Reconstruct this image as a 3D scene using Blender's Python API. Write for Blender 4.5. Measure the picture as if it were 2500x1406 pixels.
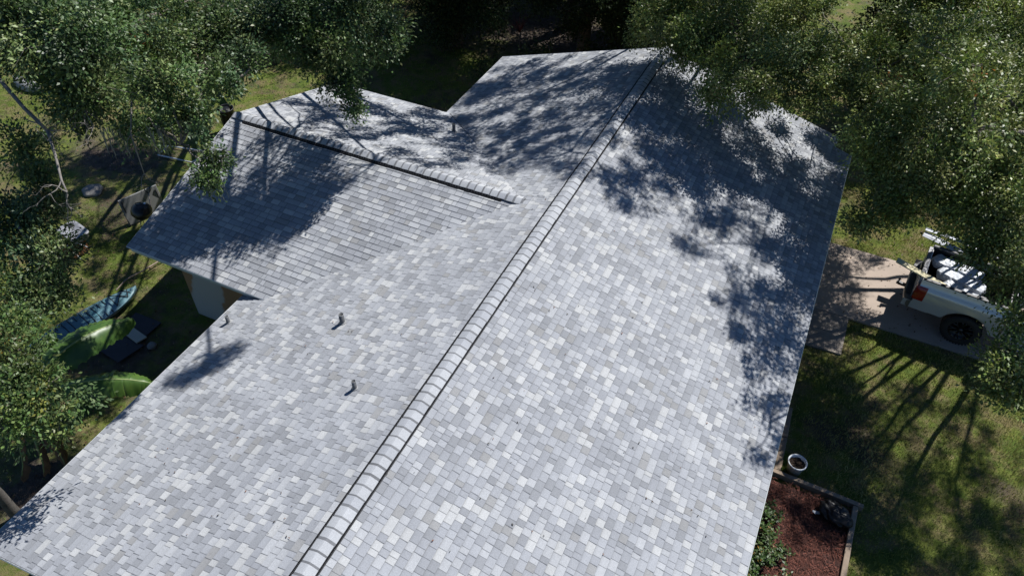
import bpy, bmesh, math, random
import numpy as np
from mathutils import Vector, Matrix

for o in list(bpy.data.objects):
    bpy.data.objects.remove(o)
SC = bpy.context.scene
COL = SC.collection
R = math.radians

# ------------------------------------------------------------------ camera
cam_d = bpy.data.cameras.new('drone_camera')
cam_d.sensor_fit = 'HORIZONTAL'
cam_d.sensor_width = 36.0
cam_d.lens = 36.0 * 1820.87 / 2500.0
cam_d.clip_start = 0.1
cam_d.clip_end = 2000
cam = bpy.data.objects.new('drone_camera', cam_d)
COL.objects.link(cam)
YAW, PIT, ROL = -0.4236, 0.776, 0.0222
cy, sy, cp, sp = math.cos(YAW), math.sin(YAW), math.cos(PIT), math.sin(PIT)
fwd = Vector((sy * cp, cy * cp, -sp))
rgt = Vector((cy, -sy, 0))
upv = rgt.cross(fwd)
cr, sr = math.cos(ROL), math.sin(ROL)
rgt, upv = cr * rgt + sr * upv, -sr * rgt + cr * upv
mw = Matrix.Identity(4)
for i in range(3):
    mw[i][0], mw[i][1], mw[i][2] = rgt[i], upv[i], -fwd[i]
mw[0][3], mw[1][3], mw[2][3] = 4.4491, -7.7889, 10.1749
cam.matrix_world = mw
SC.camera = cam

# ------------------------------------------------------------------ sky, sun, exposure
SUN_EL, SUN_AZ = R(52.5), R(23.5)
world = bpy.data.worlds.new('World')
SC.world = world
world.use_nodes = True
nt = world.node_tree
nt.nodes.clear()
wo = nt.nodes.new('ShaderNodeOutputWorld')
bg = nt.nodes.new('ShaderNodeBackground')
sky = nt.nodes.new('ShaderNodeTexSky')
sky.sky_type = 'NISHITA'
sky.sun_disc = False
sky.sun_elevation = SUN_EL
sky.sun_rotation = SUN_AZ
sky.air_density = 1.0
sky.dust_density = 0.0
sky.ozone_density = 10.0
bg.inputs['Strength'].default_value = 0.062
nt.links.new(sky.outputs[0], bg.inputs['Color'])
nt.links.new(bg.outputs[0], wo.inputs['Surface'])

SUN_DIR = Vector((math.sin(SUN_AZ) * math.cos(SUN_EL), math.cos(SUN_AZ) * math.cos(SUN_EL), math.sin(SUN_EL)))
sun_d = bpy.data.lights.new('sun', 'SUN')
sun_d.energy = 5.0
sun_d.angle = R(0.53)
sun_d.color = (1.0, 0.978, 0.95)
sun = bpy.data.objects.new('sun', sun_d)
sun.rotation_euler = SUN_DIR.to_track_quat('Z', 'Y').to_euler()
sun.location = SUN_DIR * 60
COL.objects.link(sun)

SC.view_settings.view_transform = 'Standard'
SC.view_settings.look = 'None'
SC.view_settings.exposure = 0.34
SC.view_settings.gamma = 1.0
SC.view_settings.use_curve_mapping = False
SC.render.engine = 'CYCLES'
SC.cycles.max_bounces = 6
SC.cycles.diffuse_bounces = 3
SC.cycles.transmission_bounces = 4
SC.cycles.transparent_max_bounces = 4
SC.cycles.caustics_reflective = False
SC.cycles.caustics_refractive = False

# ------------------------------------------------------------------ helpers
rnd = random.Random(7)
GZ = -4.0                                   # ground level (the main ridge is z = 0)


def new_mat(name):
    m = bpy.data.materials.new(name)
    m.use_nodes = True
    n = m.node_tree
    n.nodes.clear()
    out = n.nodes.new('ShaderNodeOutputMaterial')
    bs = n.nodes.new('ShaderNodeBsdfPrincipled')
    n.links.new(bs.outputs[0], out.inputs[0])
    return m, n, bs, out


def mixrgb(n, a, b, fac, mode='MIX'):
    x = n.nodes.new('ShaderNodeMix')
    x.data_type = 'RGBA'
    x.blend_type = mode
    for sock, v in ((x.inputs[0], fac), (x.inputs[6], a), (x.inputs[7], b)):
        if hasattr(v, 'links') or isinstance(v, bpy.types.NodeSocket):
            n.links.new(v, sock)
        elif isinstance(v, (int, float)):
            sock.default_value = v
        else:
            sock.default_value = (*v, 1)
    return x.outputs[2]


def noise(n, scale, detail=4, rough=0.55, vec=None, dist=0.0):
    t = n.nodes.new('ShaderNodeTexNoise')
    t.inputs['Scale'].default_value = scale
    t.inputs['Detail'].default_value = detail
    t.inputs['Roughness'].default_value = rough
    t.inputs['Distortion'].default_value = dist
    if vec is not None:
        n.links.new(vec, t.inputs['Vector'])
    return t.outputs[0]


def ramp(n, fac, stops):
    r = n.nodes.new('ShaderNodeValToRGB')
    n.links.new(fac, r.inputs[0])
    e = r.color_ramp.elements
    while len(e) > 1:
        e.remove(e[-1])
    for i, (p, c) in enumerate(stops):
        if i == 0:
            e[0].position = p
        else:
            e.new(p)
        e[i].color = (c, c, c, 1) if isinstance(c, (int, float)) else (*c, 1)
    return r.outputs[0]


def objvec(n):
    return n.nodes.new('ShaderNodeTexCoord').outputs['Object']


def geopos(n):
    return n.nodes.new('ShaderNodeNewGeometry').outputs['Position']


def bump(n, bs, h, strength=0.3, dist=0.02):
    b = n.nodes.new('ShaderNodeBump')
    b.inputs['Strength'].default_value = strength
    b.inputs['Distance'].default_value = dist
    n.links.new(h, b.inputs['Height'])
    n.links.new(b.outputs[0], bs.inputs['Normal'])


def pm(name, c1, c2=None, scale=6.0, rough=0.6, metal=0.0, bmp=0.15, spec=0.5, fine=60.0):
    """a surface with two mixed tones, fine grain and a little relief"""
    m, n, bs, out = new_mat(name)
    c2 = c2 or tuple(x * 0.7 for x in c1)
    v = objvec(n)
    f = ramp(n, noise(n, scale, 5, 0.6, v), [(0.3, 0.0), (0.7, 1.0)])
    c = mixrgb(n, c1, c2, f)
    g = noise(n, fine, 3, 0.6, v)
    c = mixrgb(n, c, (0.5, 0.5, 0.5), mul(n, g, 0.22), 'OVERLAY')
    n.links.new(c, bs.inputs['Base Color'])
    bs.inputs['Roughness'].default_value = rough
    bs.inputs['Metallic'].default_value = metal
    bs.inputs['Specular IOR Level'].default_value = spec
    bump(n, bs, g, bmp, 0.01)
    return m


def mul(n, a, k):
    x = n.nodes.new('ShaderNodeMath')
    x.operation = 'MULTIPLY'
    n.links.new(a, x.inputs[0])
    x.inputs[1].default_value = k
    return x.outputs[0]


def tag(o, label=None, cat=None, group=None, kind=None):
    if label:
        o['label'] = label
    if cat:
        o['category'] = cat
    if group:
        o['group'] = group
    if kind:
        o['kind'] = kind
    return o


def empty(name, loc, rz=0.0, label=None, cat=None, group=None):
    o = bpy.data.objects.new(name, None)
    COL.objects.link(o)
    o.location = loc
    o.rotation_euler = (0, 0, rz)
    o.empty_display_size = 0.2
    return tag(o, label, cat, group)


class MB:
    """collects shapes and links them as ONE mesh object"""
    def __init__(s):
        s.v, s.f, s.sm = [], [], []

    def add(s, vs, fs, smooth=False, mat=None):
        b = len(s.v)
        s.v += [tuple(mat @ Vector(v)) if mat is not None else tuple(v) for v in vs]
        s.f += [tuple(i + b for i in f) for f in fs]
        s.sm += [smooth] * len(fs)
        return s

    def box(s, c, d, mat=None, ch=0.0):
        x, y, z = d[0] / 2, d[1] / 2, d[2] / 2
        bm = bmesh.new()
        bmesh.ops.create_cube(bm, size=1.0, matrix=Matrix.Translation(c) @ Matrix.Diagonal((2 * x, 2 * y, 2 * z, 1)))
        if ch > 0:
            bmesh.ops.bevel(bm, geom=bm.edges[:], offset=ch, segments=2, affect='EDGES', profile=0.5)
        bm.verts.index_update()
        vs = [v.co.copy() for v in bm.verts]
        fs = [[v.index for v in f.verts] for f in bm.faces]
        bm.free()
        return s.add(vs, fs, False, mat)

    def prism(s, poly, z0, z1, mat=None):
        k = len(poly)
        vs = [(x, y, z0) for x, y in poly] + [(x, y, z1) for x, y in poly]
        fs = [list(range(k))[::-1], list(range(k, 2 * k))]
        fs += [[i, (i + 1) % k, k + (i + 1) % k, k + i] for i in range(k)]
        return s.add(vs, fs, False, mat)

    def tube(s, pts, rad, seg=8, caps=True, mat=None):
        pts = [Vector(p) for p in pts]
        if isinstance(rad, (int, float)):
            rad = [rad] * len(pts)
        vs, fs = [], []
        prev = None
        for i, p in enumerate(pts):
            t = (pts[min(i + 1, len(pts) - 1)] - pts[max(i - 1, 0)])
            if t.length < 1e-9:
                t = Vector((0, 0, 1))
            t.normalize()
            a = prev if prev is not None else (Vector((1, 0, 0)) if abs(t.x) < 0.8 else Vector((0, 1, 0)))
            u = (a - t * a.dot(t))
            if u.length < 1e-6:
                u = t.orthogonal()
            u.normalize()
            prev = u
            w = t.cross(u)
            for k in range(seg):
                th = 2 * math.pi * k / seg
                vs.append(p + (u * math.cos(th) + w * math.sin(th)) * rad[i])
        for i in range(len(pts) - 1):
            for k in range(seg):
                a, b = i * seg + k, i * seg + (k + 1) % seg
                fs.append([a, b, b + seg, a + seg])
        if caps:
            fs.append(list(range(seg))[::-1])
            fs.append([(len(pts) - 1) * seg + k for k in range(seg)])
        return s.add(vs, fs, seg > 4, mat)

    def lathe(s, prof, seg=24, c=(0, 0, 0), mat=None, jit=0.0):
        """prof: (radius, z) from bottom to top"""
        vs, fs = [], []
        for r, z in prof:
            for k in range(seg):
                th = 2 * math.pi * k / seg
                vs.append((c[0] + r * math.cos(th), c[1] + r * math.sin(th), c[2] + z))
        for i in range(len(prof) - 1):
            for k in range(seg):
                a, b = i * seg + k, i * seg + (k + 1) % seg
                fs.append([a, b, b + seg, a + seg])
        return s.add(vs, fs, True, mat)

    def grid(s, rows, smooth=True, mat=None, close=False):
        """rows of equal length points"""
        w = len(rows[0])
        vs = [p for r in rows for p in r]
        fs = []
        for i in range(len(rows) - 1):
            for j in range(w - (0 if close else 1)):
                j2 = (j + 1) % w
                fs.append([i * w + j, i * w + j2, (i + 1) * w + j2, (i + 1) * w + j])
        return s.add(vs, fs, smooth, mat)

    def build(s, name, m, parent=None):
        me = bpy.data.meshes.new(name)
        me.from_pydata(s.v, [], s.f)
        me.polygons.foreach_set('use_smooth', s.sm)
        me.materials.append(m)
        me.update()
        o = bpy.data.objects.new(name, me)
        COL.objects.link(o)
        if parent is not None:
            o.parent = parent
        return o


def np_quads(name, V, cols, m, parent=None, uv=None, smooth=False):
    """V (N,4,3) quads, cols (N,3) face colours"""
    N = len(V)
    me = bpy.data.meshes.new(name)
    me.vertices.add(N * 4)
    me.vertices.foreach_set('co', np.ascontiguousarray(V, dtype=np.float32).reshape(-1))
    me.loops.add(N * 4)
    me.loops.foreach_set('vertex_index', np.arange(N * 4, dtype=np.int32))
    me.polygons.add(N)
    me.polygons.foreach_set('loop_start', np.arange(0, N * 4, 4, dtype=np.int32))
    if smooth:
        me.polygons.foreach_set('use_smooth', np.ones(N, dtype=bool))
    a = me.attributes.new('tint', 'FLOAT_COLOR', 'FACE')
    c4 = np.ones((N, 4), dtype=np.float32)
    c4[:, :3] = cols
    a.data.foreach_set('color', c4.reshape(-1))
    if uv is not None:
        l = me.uv_layers.new(name='tab')
        l.data.foreach_set('uv', np.ascontiguousarray(uv, dtype=np.float32).reshape(-1))
    me.materials.append(m)
    me.update(calc_edges=True)
    me.validate()
    o = bpy.data.objects.new(name, me)
    COL.objects.link(o)
    if parent is not None:
        o.parent = parent
    return o


def attr(n, name):
    a = n.nodes.new('ShaderNodeAttribute')
    a.attribute_name = name
    return a
# ------------------------------------------------------------------ ground, drive, paths (the setting)
def ground_mat():
    m, n, bs, out = new_mat('lawn_soil')
    v = geopos(n)
    sep = n.nodes.new('ShaderNodeSeparateXYZ')
    n.links.new(v, sep.inputs[0])
    big = noise(n, 0.55, 4, 0.6, v)
    mid = noise(n, 2.6, 5, 0.65, v)
    fin = noise(n, 38, 4, 0.7, v)
    green = mixrgb(n, (0.075, 0.115, 0.022), (0.16, 0.19, 0.04), ramp(n, mid, [(0.35, 0.0), (0.68, 1.0)]))
    dry = mixrgb(n, (0.16, 0.125, 0.06), (0.25, 0.20, 0.11), fin)
    soil = mixrgb(n, (0.060, 0.045, 0.034), (0.115, 0.092, 0.075), mid)
    c = mixrgb(n, green, dry, ramp(n, noise(n, 1.5, 5, 0.7, v), [(0.46, 0.0), (0.60, 0.9)]))
    c = mixrgb(n, c, soil, ramp(n, big, [(0.56, 0.0), (0.66, 0.8)]))
    # the bare dirt yard behind the wing and the strip along the house
    def disc(cx, cy_, rx, ry, soft=0.35):
        s1 = n.nodes.new('ShaderNodeVectorMath'); s1.operation = 'SUBTRACT'
        n.links.new(v, s1.inputs[0]); s1.inputs[1].default_value = (cx, cy_, GZ)
        s2 = n.nodes.new('ShaderNodeVectorMath'); s2.operation = 'DIVIDE'
        n.links.new(s1.outputs[0], s2.inputs[0]); s2.inputs[1].default_value = (rx, ry, 1)
        ln = n.nodes.new('ShaderNodeVectorMath'); ln.operation = 'LENGTH'
        n.links.new(s2.outputs[0], ln.inputs[0])
        ad = n.nodes.new('ShaderNodeMath'); ad.operation = 'ADD'
        n.links.new(ln.outputs['Value'], ad.inputs[0]); n.links.new(mul(n, mid, 0.9), ad.inputs[1])
        return ramp(n, ad.outputs[0], [(max(0.0, 0.99 - soft), 1.0), (1.0, 0.0)])
    dirt = mixrgb(n, (0.055, 0.042, 0.034), (0.14, 0.115, 0.095), ramp(n, noise(n, 4, 5, 0.7, v), [(0.35, 0.0), (0.7, 1.0)]))
    for a in ((-15.6, 5.2, 4.6, 2.6), (-17, 11.5, 3, 2.2), (-9.3, -0.8, 3.4, 2.6), (-7.4, 10.5, 4, 7.5), (-8, -4.5, 2.2, 2.5), (-6, 20, 14, 7)):
        c = mixrgb(n, c, dirt, disc(*a))
    c = mixrgb(n, c, (0.5, 0.5, 0.5), mul(n, fin, 0.5), 'OVERLAY')
    n.links.new(c, bs.inputs['Base Color'])
    bs.inputs['Roughness'].default_value = 0.95
    bs.inputs['Specular IOR Level'].default_value = 0.15
    bump(n, bs, fin, 0.9, 0.05)
    return m


M = {}
M['ground'] = ground_mat()
g = MB()
rows = []
for j in range(-20, 121):
    rows.append([(i * 1.0, j * 1.0, GZ + 0.03 * math.sin(i * 0.7 + j * 0.31) * math.sin(j * 0.53 - i * 0.2) - 0.03) for i in range(-80, 81)])
g.grid(rows)
ground = g.build('ground', M['ground'])
tag(ground, kind='structure')
far = MB()
far.prism([(-600, -600), (600, -600), (600, 900), (-600, 900)], GZ - 0.6, GZ - 0.35)
tag(far.build('terrain', M['ground']), kind='structure')


def concrete(name, a, b, joint=None):
    m, n, bs, out = new_mat(name)
    v = geopos(n)
    c = mixrgb(n, a, b, ramp(n, noise(n, 1.3, 6, 0.65, v), [(0.3, 0.0), (0.7, 1.0)]))
    st = ramp(n, noise(n, 5, 6, 0.7, v), [(0.5, 0.0), (0.8, 0.35)])
    c = mixrgb(n, c, tuple(x * 0.45 for x in a), st)
    f = noise(n, 120, 3, 0.6, v)
    c = mixrgb(n, c, (0.5, 0.5, 0.5), mul(n, f, 0.3), 'OVERLAY')
    n.links.new(c, bs.inputs['Base Color'])
    bs.inputs['Roughness'].default_value = 0.9
    bs.inputs['Specular IOR Level'].default_value = 0.25
    bump(n, bs, f, 0.25, 0.01)
    return m


M['drive'] = concrete('drive_concrete', (0.42, 0.345, 0.285), (0.35, 0.29, 0.24))
M['slab'] = concrete('walk_concrete', (0.30, 0.265, 0.225), (0.235, 0.205, 0.175))
d = MB()
for k in range(5):                                             # cast bays with open joints
    x0, x1 = 5.25 + k * 4.6, 5.25 + (k + 1) * 4.6 - 0.015
    d.prism([(x0, 8.22), (x1, 8.22 - 0.0), (x1, 11.15), (x0, 11.15)], GZ - 0.12, GZ + 0.035)
tag(d.build('driveway', M['drive']), kind='structure')
w = MB()
w.prism([(5.25, 6.80), (6.94, 6.83), (6.95, 7.49), (5.25, 7.49)], GZ - 0.1, GZ + 0.03)
w.prism([(5.25, 7.505), (6.95, 7.505), (6.95, 8.20), (5.25, 8.20)], GZ - 0.1, GZ + 0.03)
tag(w.build('walkway', M['slab']), kind='structure')

# ------------------------------------------------------------------ the house
S = 0.29
A, A2, B, B2 = 5.796, 5.306, 5.775, 5.296
Y0, Y1, YS = -6.195, 12.719, 12.161
YW, ZW, W1, W2, XW, SW = 4.563, 0.264, 4.227, 4.259, 9.112, 0.289

M['shingle'], n, bs, out = new_mat('laminated_shingle')
ta = attr(n, 'tint')
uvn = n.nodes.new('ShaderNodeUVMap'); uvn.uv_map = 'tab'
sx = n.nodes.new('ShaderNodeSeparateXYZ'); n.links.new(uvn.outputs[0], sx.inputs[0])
pv = geopos(n)
gr = noise(n, 170, 2, 0.7, pv)
c = mixrgb(n, ta.outputs['Color'], (0.5, 0.5, 0.5), 0.0)
c = mixrgb(n, c, ramp(n, gr, [(0.25, 0.25), (0.75, 0.75)]), 0.55, 'OVERLAY')
c = mixrgb(n, c, ramp(n, noise(n, 48, 3, 0.7, pv), [(0.3, 0.38), (0.7, 0.62)]), 0.45, 'OVERLAY')
bl = noise(n, 0.9, 4, 0.6, pv)
c = mixrgb(n, c, ramp(n, bl, [(0.3, 0.42), (0.7, 0.56)]), 0.5, 'OVERLAY')
# pigment band each course carries along its upper edge; joints between tabs, darkened with painted tab-edge shadow
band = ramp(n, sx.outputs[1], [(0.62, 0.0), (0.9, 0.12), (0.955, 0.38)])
joint_shade = ramp(n, sx.outputs[0], [(0.0, 0.8), (0.008, 0.75), (0.013, 0.0)])
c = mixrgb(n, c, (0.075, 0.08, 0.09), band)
c = mixrgb(n, c, (0.09, 0.095, 0.105), joint_shade)
n.links.new(c, bs.inputs['Base Color'])
bs.inputs['Roughness'].default_value = 0.92
bs.inputs['Specular IOR Level'].default_value = 0.2
bump(n, bs, gr, 0.35, 0.004)

PAL = [((0.430, 0.438, 0.440), 0.12), ((0.376, 0.388, 0.404), 0.18), ((0.326, 0.339, 0.361), 0.28), ((0.291, 0.303, 0.325), 0.22), ((0.254, 0.264, 0.281), 0.14), ((0.276, 0.279, 0.281), 0.06)]


def shingles(name, O, ax, dx, a0, a1, L, seed, parent, th=0.009, e=0.143, tabw=(0.085, 0.205), soft=1.0):
    """one slope: courses of laminated tabs. O = ridge origin, ax along ridge, dx down the slope"""
    rs = np.random.RandomState(seed)
    O, ax, dx = np.array(O, float), np.array(ax, float), np.array(dx, float)
    nn = np.cross(ax, dx)
    if nn[2] < 0:
        nn = -nn
    Q, Cc, U = [], [], []
    pc = np.array([p[1] for p in PAL]); pc = pc / pc.sum()
    pal = np.array([p[0] for p in PAL])
    nrow = int(math.ceil(L / e))
    for k in range(nrow):
        t1 = L - k * e                      # butt (lower) edge
        t0 = max(t1 - e, 0.0)
        a = a0 - rs.uniform(0, 0.2)
        while a < a1:
            wd = rs.uniform(*tabw)
            if rs.rand() < 0.14:
                wd *= 1.5
            b0, b1 = max(a, a0), min(a + wd, a1)
            a += wd
            if b1 - b0 < 0.01:
                continue
            lam = rs.rand() < 0.5           # upper laminate stands proud
            h1 = th + (0.0045 if lam else 0.0) + rs.uniform(-.0006, .0006)
            h0 = 0.0025
            tt = t1 + rs.uniform(-0.0015, 0.0015)
            col = pal[rs.choice(len(pal), p=pc)] * rs.uniform(0.95, 1.05)
            P = lambda x, t, h: O + ax * x + dx * t + nn * h
            p00, p10, p11, p01 = P(b0, t0, h0), P(b1, t0, h0), P(b1, tt, h1), P(b0, tt, h1)
            q11, q01 = P(b1, tt, 0), P(b0, tt, 0)
            r10, r00 = P(b1, t0, 0), P(b0, t0, 0)
            w_ = b1 - b0
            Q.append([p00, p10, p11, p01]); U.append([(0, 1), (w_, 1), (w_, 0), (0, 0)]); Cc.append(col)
            dk = col * 0.5
            Q.append([p01, p11, q11, q01]); U.append([(.1, .5)] * 4); Cc.append(dk)
            Q.append([p10, r10, q11, p11]); U.append([(.1, .5)] * 4); Cc.append(dk)
            Q.append([r00, p00, p01, q01]); U.append([(.1, .5)] * 4); Cc.append(dk)
    return np_quads(name, np.array(Q), np.array(Cc), M['shingle'], parent, np.array(U))


def slope(s):
    k = math.hypot(1, s)
    return k


house = empty('house', (0, 3, GZ), 0, 'single storey tan stucco house under a grey and white shingle roof with a side wing', 'house')
house_off = Vector((0, -3, -GZ))


def hp(o):
    """house parts are modelled in world coordinates: shift under the house empty"""
    o.location = house_off
    return o


M['deck'] = pm('roof_deck_wood', (0.30, 0.27, 0.22), (0.22, 0.19, 0.15), 5, 0.85)
M['fascia'] = pm('fascia_paint', (0.55, 0.60, 0.57), (0.47, 0.52, 0.50), 3, 0.55)
M['tan'] = None
k = slope(S)
dl, dr = np.array([-1, 0, -S]) / k, np.array([1, 0, -S]) / k
kw = slope(SW)
dfw, dbw = np.array([0, -1, -SW]) / kw, np.array([0, 1, -SW]) / kw


def deck(mb, O, ax, d, a0, a1, L, t=0.05):
    O, ax, d = Vector(O), Vector(ax), Vector(d)
    nn = ax.cross(d)
    if nn.z < 0:
        nn = -nn
    P = lambda x, l, h: O + ax * x + d * l + nn * h
    vs = [P(a0, 0, 0), P(a1, 0, 0), P(a1, L, 0), P(a0, L, 0), P(a0, 0, -t), P(a1, 0, -t), P(a1, L, -t), P(a0, L, -t)]
    mb.add(vs, [(0, 1, 2, 3), (7, 6, 5, 4), (0, 4, 5, 1), (1, 5, 6, 2), (2, 6, 7, 3), (3, 7, 4, 0)])


IN = 0.02
mr = MB()
deck(mr, (0, 0, 0), (0, 1, 0), dl, Y0 + IN, YW, A * k - IN)
deck(mr, (0, 0, 0), (0, 1, 0), dl, YW + 0.001, Y1 - IN, A2 * k - IN)
deck(mr, (0, 0, 0), (0, 1, 0), dr, Y0 + IN, YS, B * k - IN)
deck(mr, (0, 0, 0), (0, 1, 0), dr, YS + 0.001, Y1 - IN, B2 * k - IN)
main_roof = hp(mr.build('main_roof', M['deck'], house))
wr = MB()
deck(wr, (0, YW, -ZW), (1, 0, 0), dfw, -XW + IN, -0.75, W1 * kw - IN)
deck(wr, (0, YW, -ZW), (1, 0, 0), dbw, -XW + IN, -0.75, W2 * kw - IN)
wing_roof = hp(wr.build('wing_roof', M['deck'], house))

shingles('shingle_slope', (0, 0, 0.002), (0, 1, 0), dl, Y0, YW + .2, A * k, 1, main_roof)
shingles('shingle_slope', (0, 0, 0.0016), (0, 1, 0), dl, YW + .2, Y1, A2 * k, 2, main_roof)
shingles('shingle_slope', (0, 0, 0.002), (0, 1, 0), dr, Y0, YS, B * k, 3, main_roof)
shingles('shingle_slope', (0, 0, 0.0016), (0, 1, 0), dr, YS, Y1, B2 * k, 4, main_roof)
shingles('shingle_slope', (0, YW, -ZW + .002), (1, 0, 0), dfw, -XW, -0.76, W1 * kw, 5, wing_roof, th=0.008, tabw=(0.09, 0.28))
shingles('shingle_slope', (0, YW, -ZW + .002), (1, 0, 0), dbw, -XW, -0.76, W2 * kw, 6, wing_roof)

# fascia and rake boards
fa = MB()


def board(mb, p, q, hgt=0.15, off=(0, 0, 0), t=0.024, drop=0.012):
    p, q, off = Vector(p), Vector(q), Vector(off)
    vs = []
    for P in (p, q):
        for dz in (-drop, -drop - hgt):
            for o_ in (off * 0.0, off.normalized() * t):
                vs.append(P + o_ + Vector((0, 0, dz)))
    mb.add(vs, [(0, 1, 3, 2), (4, 6, 7, 5), (0, 4, 5, 1), (2, 3, 7, 6), (1, 5, 7, 3), (0, 2, 6, 4)])


zl, zl2, zr, zr2 = -S * A, -S * A2, -S * B, -S * B2
i2 = 0.03
board(fa, (-A + i2, Y0 + .02, zl), (-A + i2, YW - W1 - 0.0, zl), off=(1, 0, 0))
board(fa, (-A2 + i2, YW + W2 - .5, zl2), (-A2 + i2, Y1 - .02, zl2), off=(1, 0, 0))
board(fa, (B - i2, Y0 + .02, zr), (B - i2, YS - .02, zr), off=(-1, 0, 0))
board(fa, (B2 - i2, YS, zr2), (B2 - i2, Y1 - .02, zr2), off=(-1, 0, 0))
board(fa, (-A + .06, Y0 + i2, zl), (-.002, Y0 + i2, 0), off=(0, 1, 0))
board(fa, (B - .06, Y0 + i2, zr), (.002, Y0 + i2, 0), off=(0, 1, 0))
board(fa, (-A2 + .06, Y1 - i2, zl2), (-.002, Y1 - i2, 0), off=(0, -1, 0))
board(fa, (B2 - .06, Y1 - i2, zr2), (.002, Y1 - i2, 0), off=(0, -1, 0))
board(fa, (B2 + .02, YS - i2, zr2), (B - .06, YS - i2, zr), off=(0, -1, 0))
zf, zb = -ZW - SW * W1, -ZW - SW * W2
board(fa, (-XW + .06, YW - W1 + i2, zf), (-4.8, YW - W1 + i2, zf), off=(0, 1, 0), hgt=0.14)
board(fa, (-XW + .06, YW + W2 - i2, zb), (-4.6, YW + W2 - i2, zb), off=(0, -1, 0))
board(fa, (-XW + i2, YW - W1 + .06, zf), (-XW + i2, YW - .002, -ZW), off=(1, 0, 0))
board(fa, (-XW + i2, YW + W2 - .06, zb), (-XW + i2, YW + .002, -ZW), off=(1, 0, 0))
hp(fa.build('fascia', M['fascia'], house))

# metal drip edge: a thin light strip under the first course
M['drip'] = pm('drip_metal', (0.62, 0.64, 0.65), (0.52, 0.54, 0.55), 4, 0.45, 0.3)
de = MB()
for p, q in (((-A - .008, Y0 - .006, zl - .002), (-A - .008, YW - W1, zl - .002)), ((B + .008, Y0, zr - .002), (B + .008, YS + .006, zr - .002)), ((B2 + .006, YS, zr2 - .002), (B2 + .006, Y1, zr2 - .002)),
             ((-A2 - .006, YW + W2, zl2 - .002), (-A2 - .006, Y1, zl2 - .002)), ((-XW, YW - W1 - .008, zf - .002), (-5.0, YW - W1 - .008, zf - .002)), ((-XW, YW + W2 + .008, zb - .002), (-4.5, YW + W2 + .008, zb - .002)),
             ((-XW - .008, YW - W1, zf - .002), (-XW - .008, YW, -ZW - .002)), ((-XW - .008, YW + W2, zb - .002), (-XW - .008, YW, -ZW - .002)),
             ((-A, Y0 - .008, zl - .002), (0, Y0 - .008, -.002)), ((B, Y0 - .008, zr - .002), (0, Y0 - .008, -.002)), ((-A2, Y1 + .008, zl2 - .002), (0, Y1 + .008, -.002)), ((B2, Y1 + .008, zr2 - .002), (0, Y1 + .008, -.002)), ((B2, YS + .008, zr2 - .002), (B, YS + .008, zr - .002))):
    de.tube([p, q], 0.015, 4)
hp(de.build('drip_edge', M['drip'], house))

# walls: stucco with a patch of grey primer on the wing
m, n, bs, out = new_mat('tan_stucco')
v = geopos(n)
f = noise(n, 60, 4, 0.6, v)
c = mixrgb(n, (0.37, 0.22, 0.115), (0.43, 0.27, 0.15), noise(n, 2.5, 4, 0.6, v))
c = mixrgb(n, c, (0.5, 0.5, 0.5), mul(n, f, 0.3), 'OVERLAY')
n.links.new(c, bs.inputs['Base Color']); bs.inputs['Roughness'].default_value = 0.9
bump(n, bs, f, 0.4, 0.01)
M['tan'] = m
m, n, bs, out = new_mat('patched_stucco')
v = geopos(n)
f = noise(n, 60, 4, 0.6, v)
sep = n.nodes.new('ShaderNodeSeparateXYZ'); n.links.new(v, sep.inputs[0])
w_ = n.nodes.new('ShaderNodeMath'); w_.operation = 'MULTIPLY_ADD'
n.links.new(noise(n, 1.6, 3, 0.5, v), w_.inputs[0]); w_.inputs[1].default_value = 0.5; n.links.new(sep.outputs[0], w_.inputs[2])
x_ = n.nodes.new('ShaderNodeMath'); x_.operation = 'MULTIPLY_ADD'
n.links.new(sep.outputs[2], x_.inputs[0]); x_.inputs[1].default_value = -0.35; n.links.new(w_.outputs[0], x_.inputs[2])
pa = ramp(n, mul(n, x_.outputs[0], -0.1), [(0.600, 0.0), (0.604, 1.0), (0.698, 1.0), (0.702, 0.0)])
c = mixrgb(n, (0.37, 0.22, 0.115), (0.42, 0.26, 0.14), noise(n, 2.5, 4, 0.6, v))
c = mixrgb(n, c, (0.50, 0.50, 0.47), pa)
c = mixrgb(n, c, (0.5, 0.5, 0.5), mul(n, f, 0.3), 'OVERLAY')
n.links.new(c, bs.inputs['Base Color']); bs.inputs['Roughness'].default_value = 0.9
bump(n, bs, f, 0.4, 0.01)
M['patched'] = m

wl = MB()
XL, XR, YA, YB = -5.05, 5.0, Y0 + 0.55, Y1 - 0.55


def wall_gable(mb, pts, nrm, t=0.2):
    nrm = Vector(nrm)
    kk = len(pts)
    vs = [Vector(p) for p in pts] + [Vector(p) + nrm * t for p in pts]
    mb.add(vs, [list(range(kk)), list(range(kk, 2 * kk))[::-1]] + [[i, kk + i, kk + (i + 1) % kk, (i + 1) % kk] for i in range(kk)])


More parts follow.
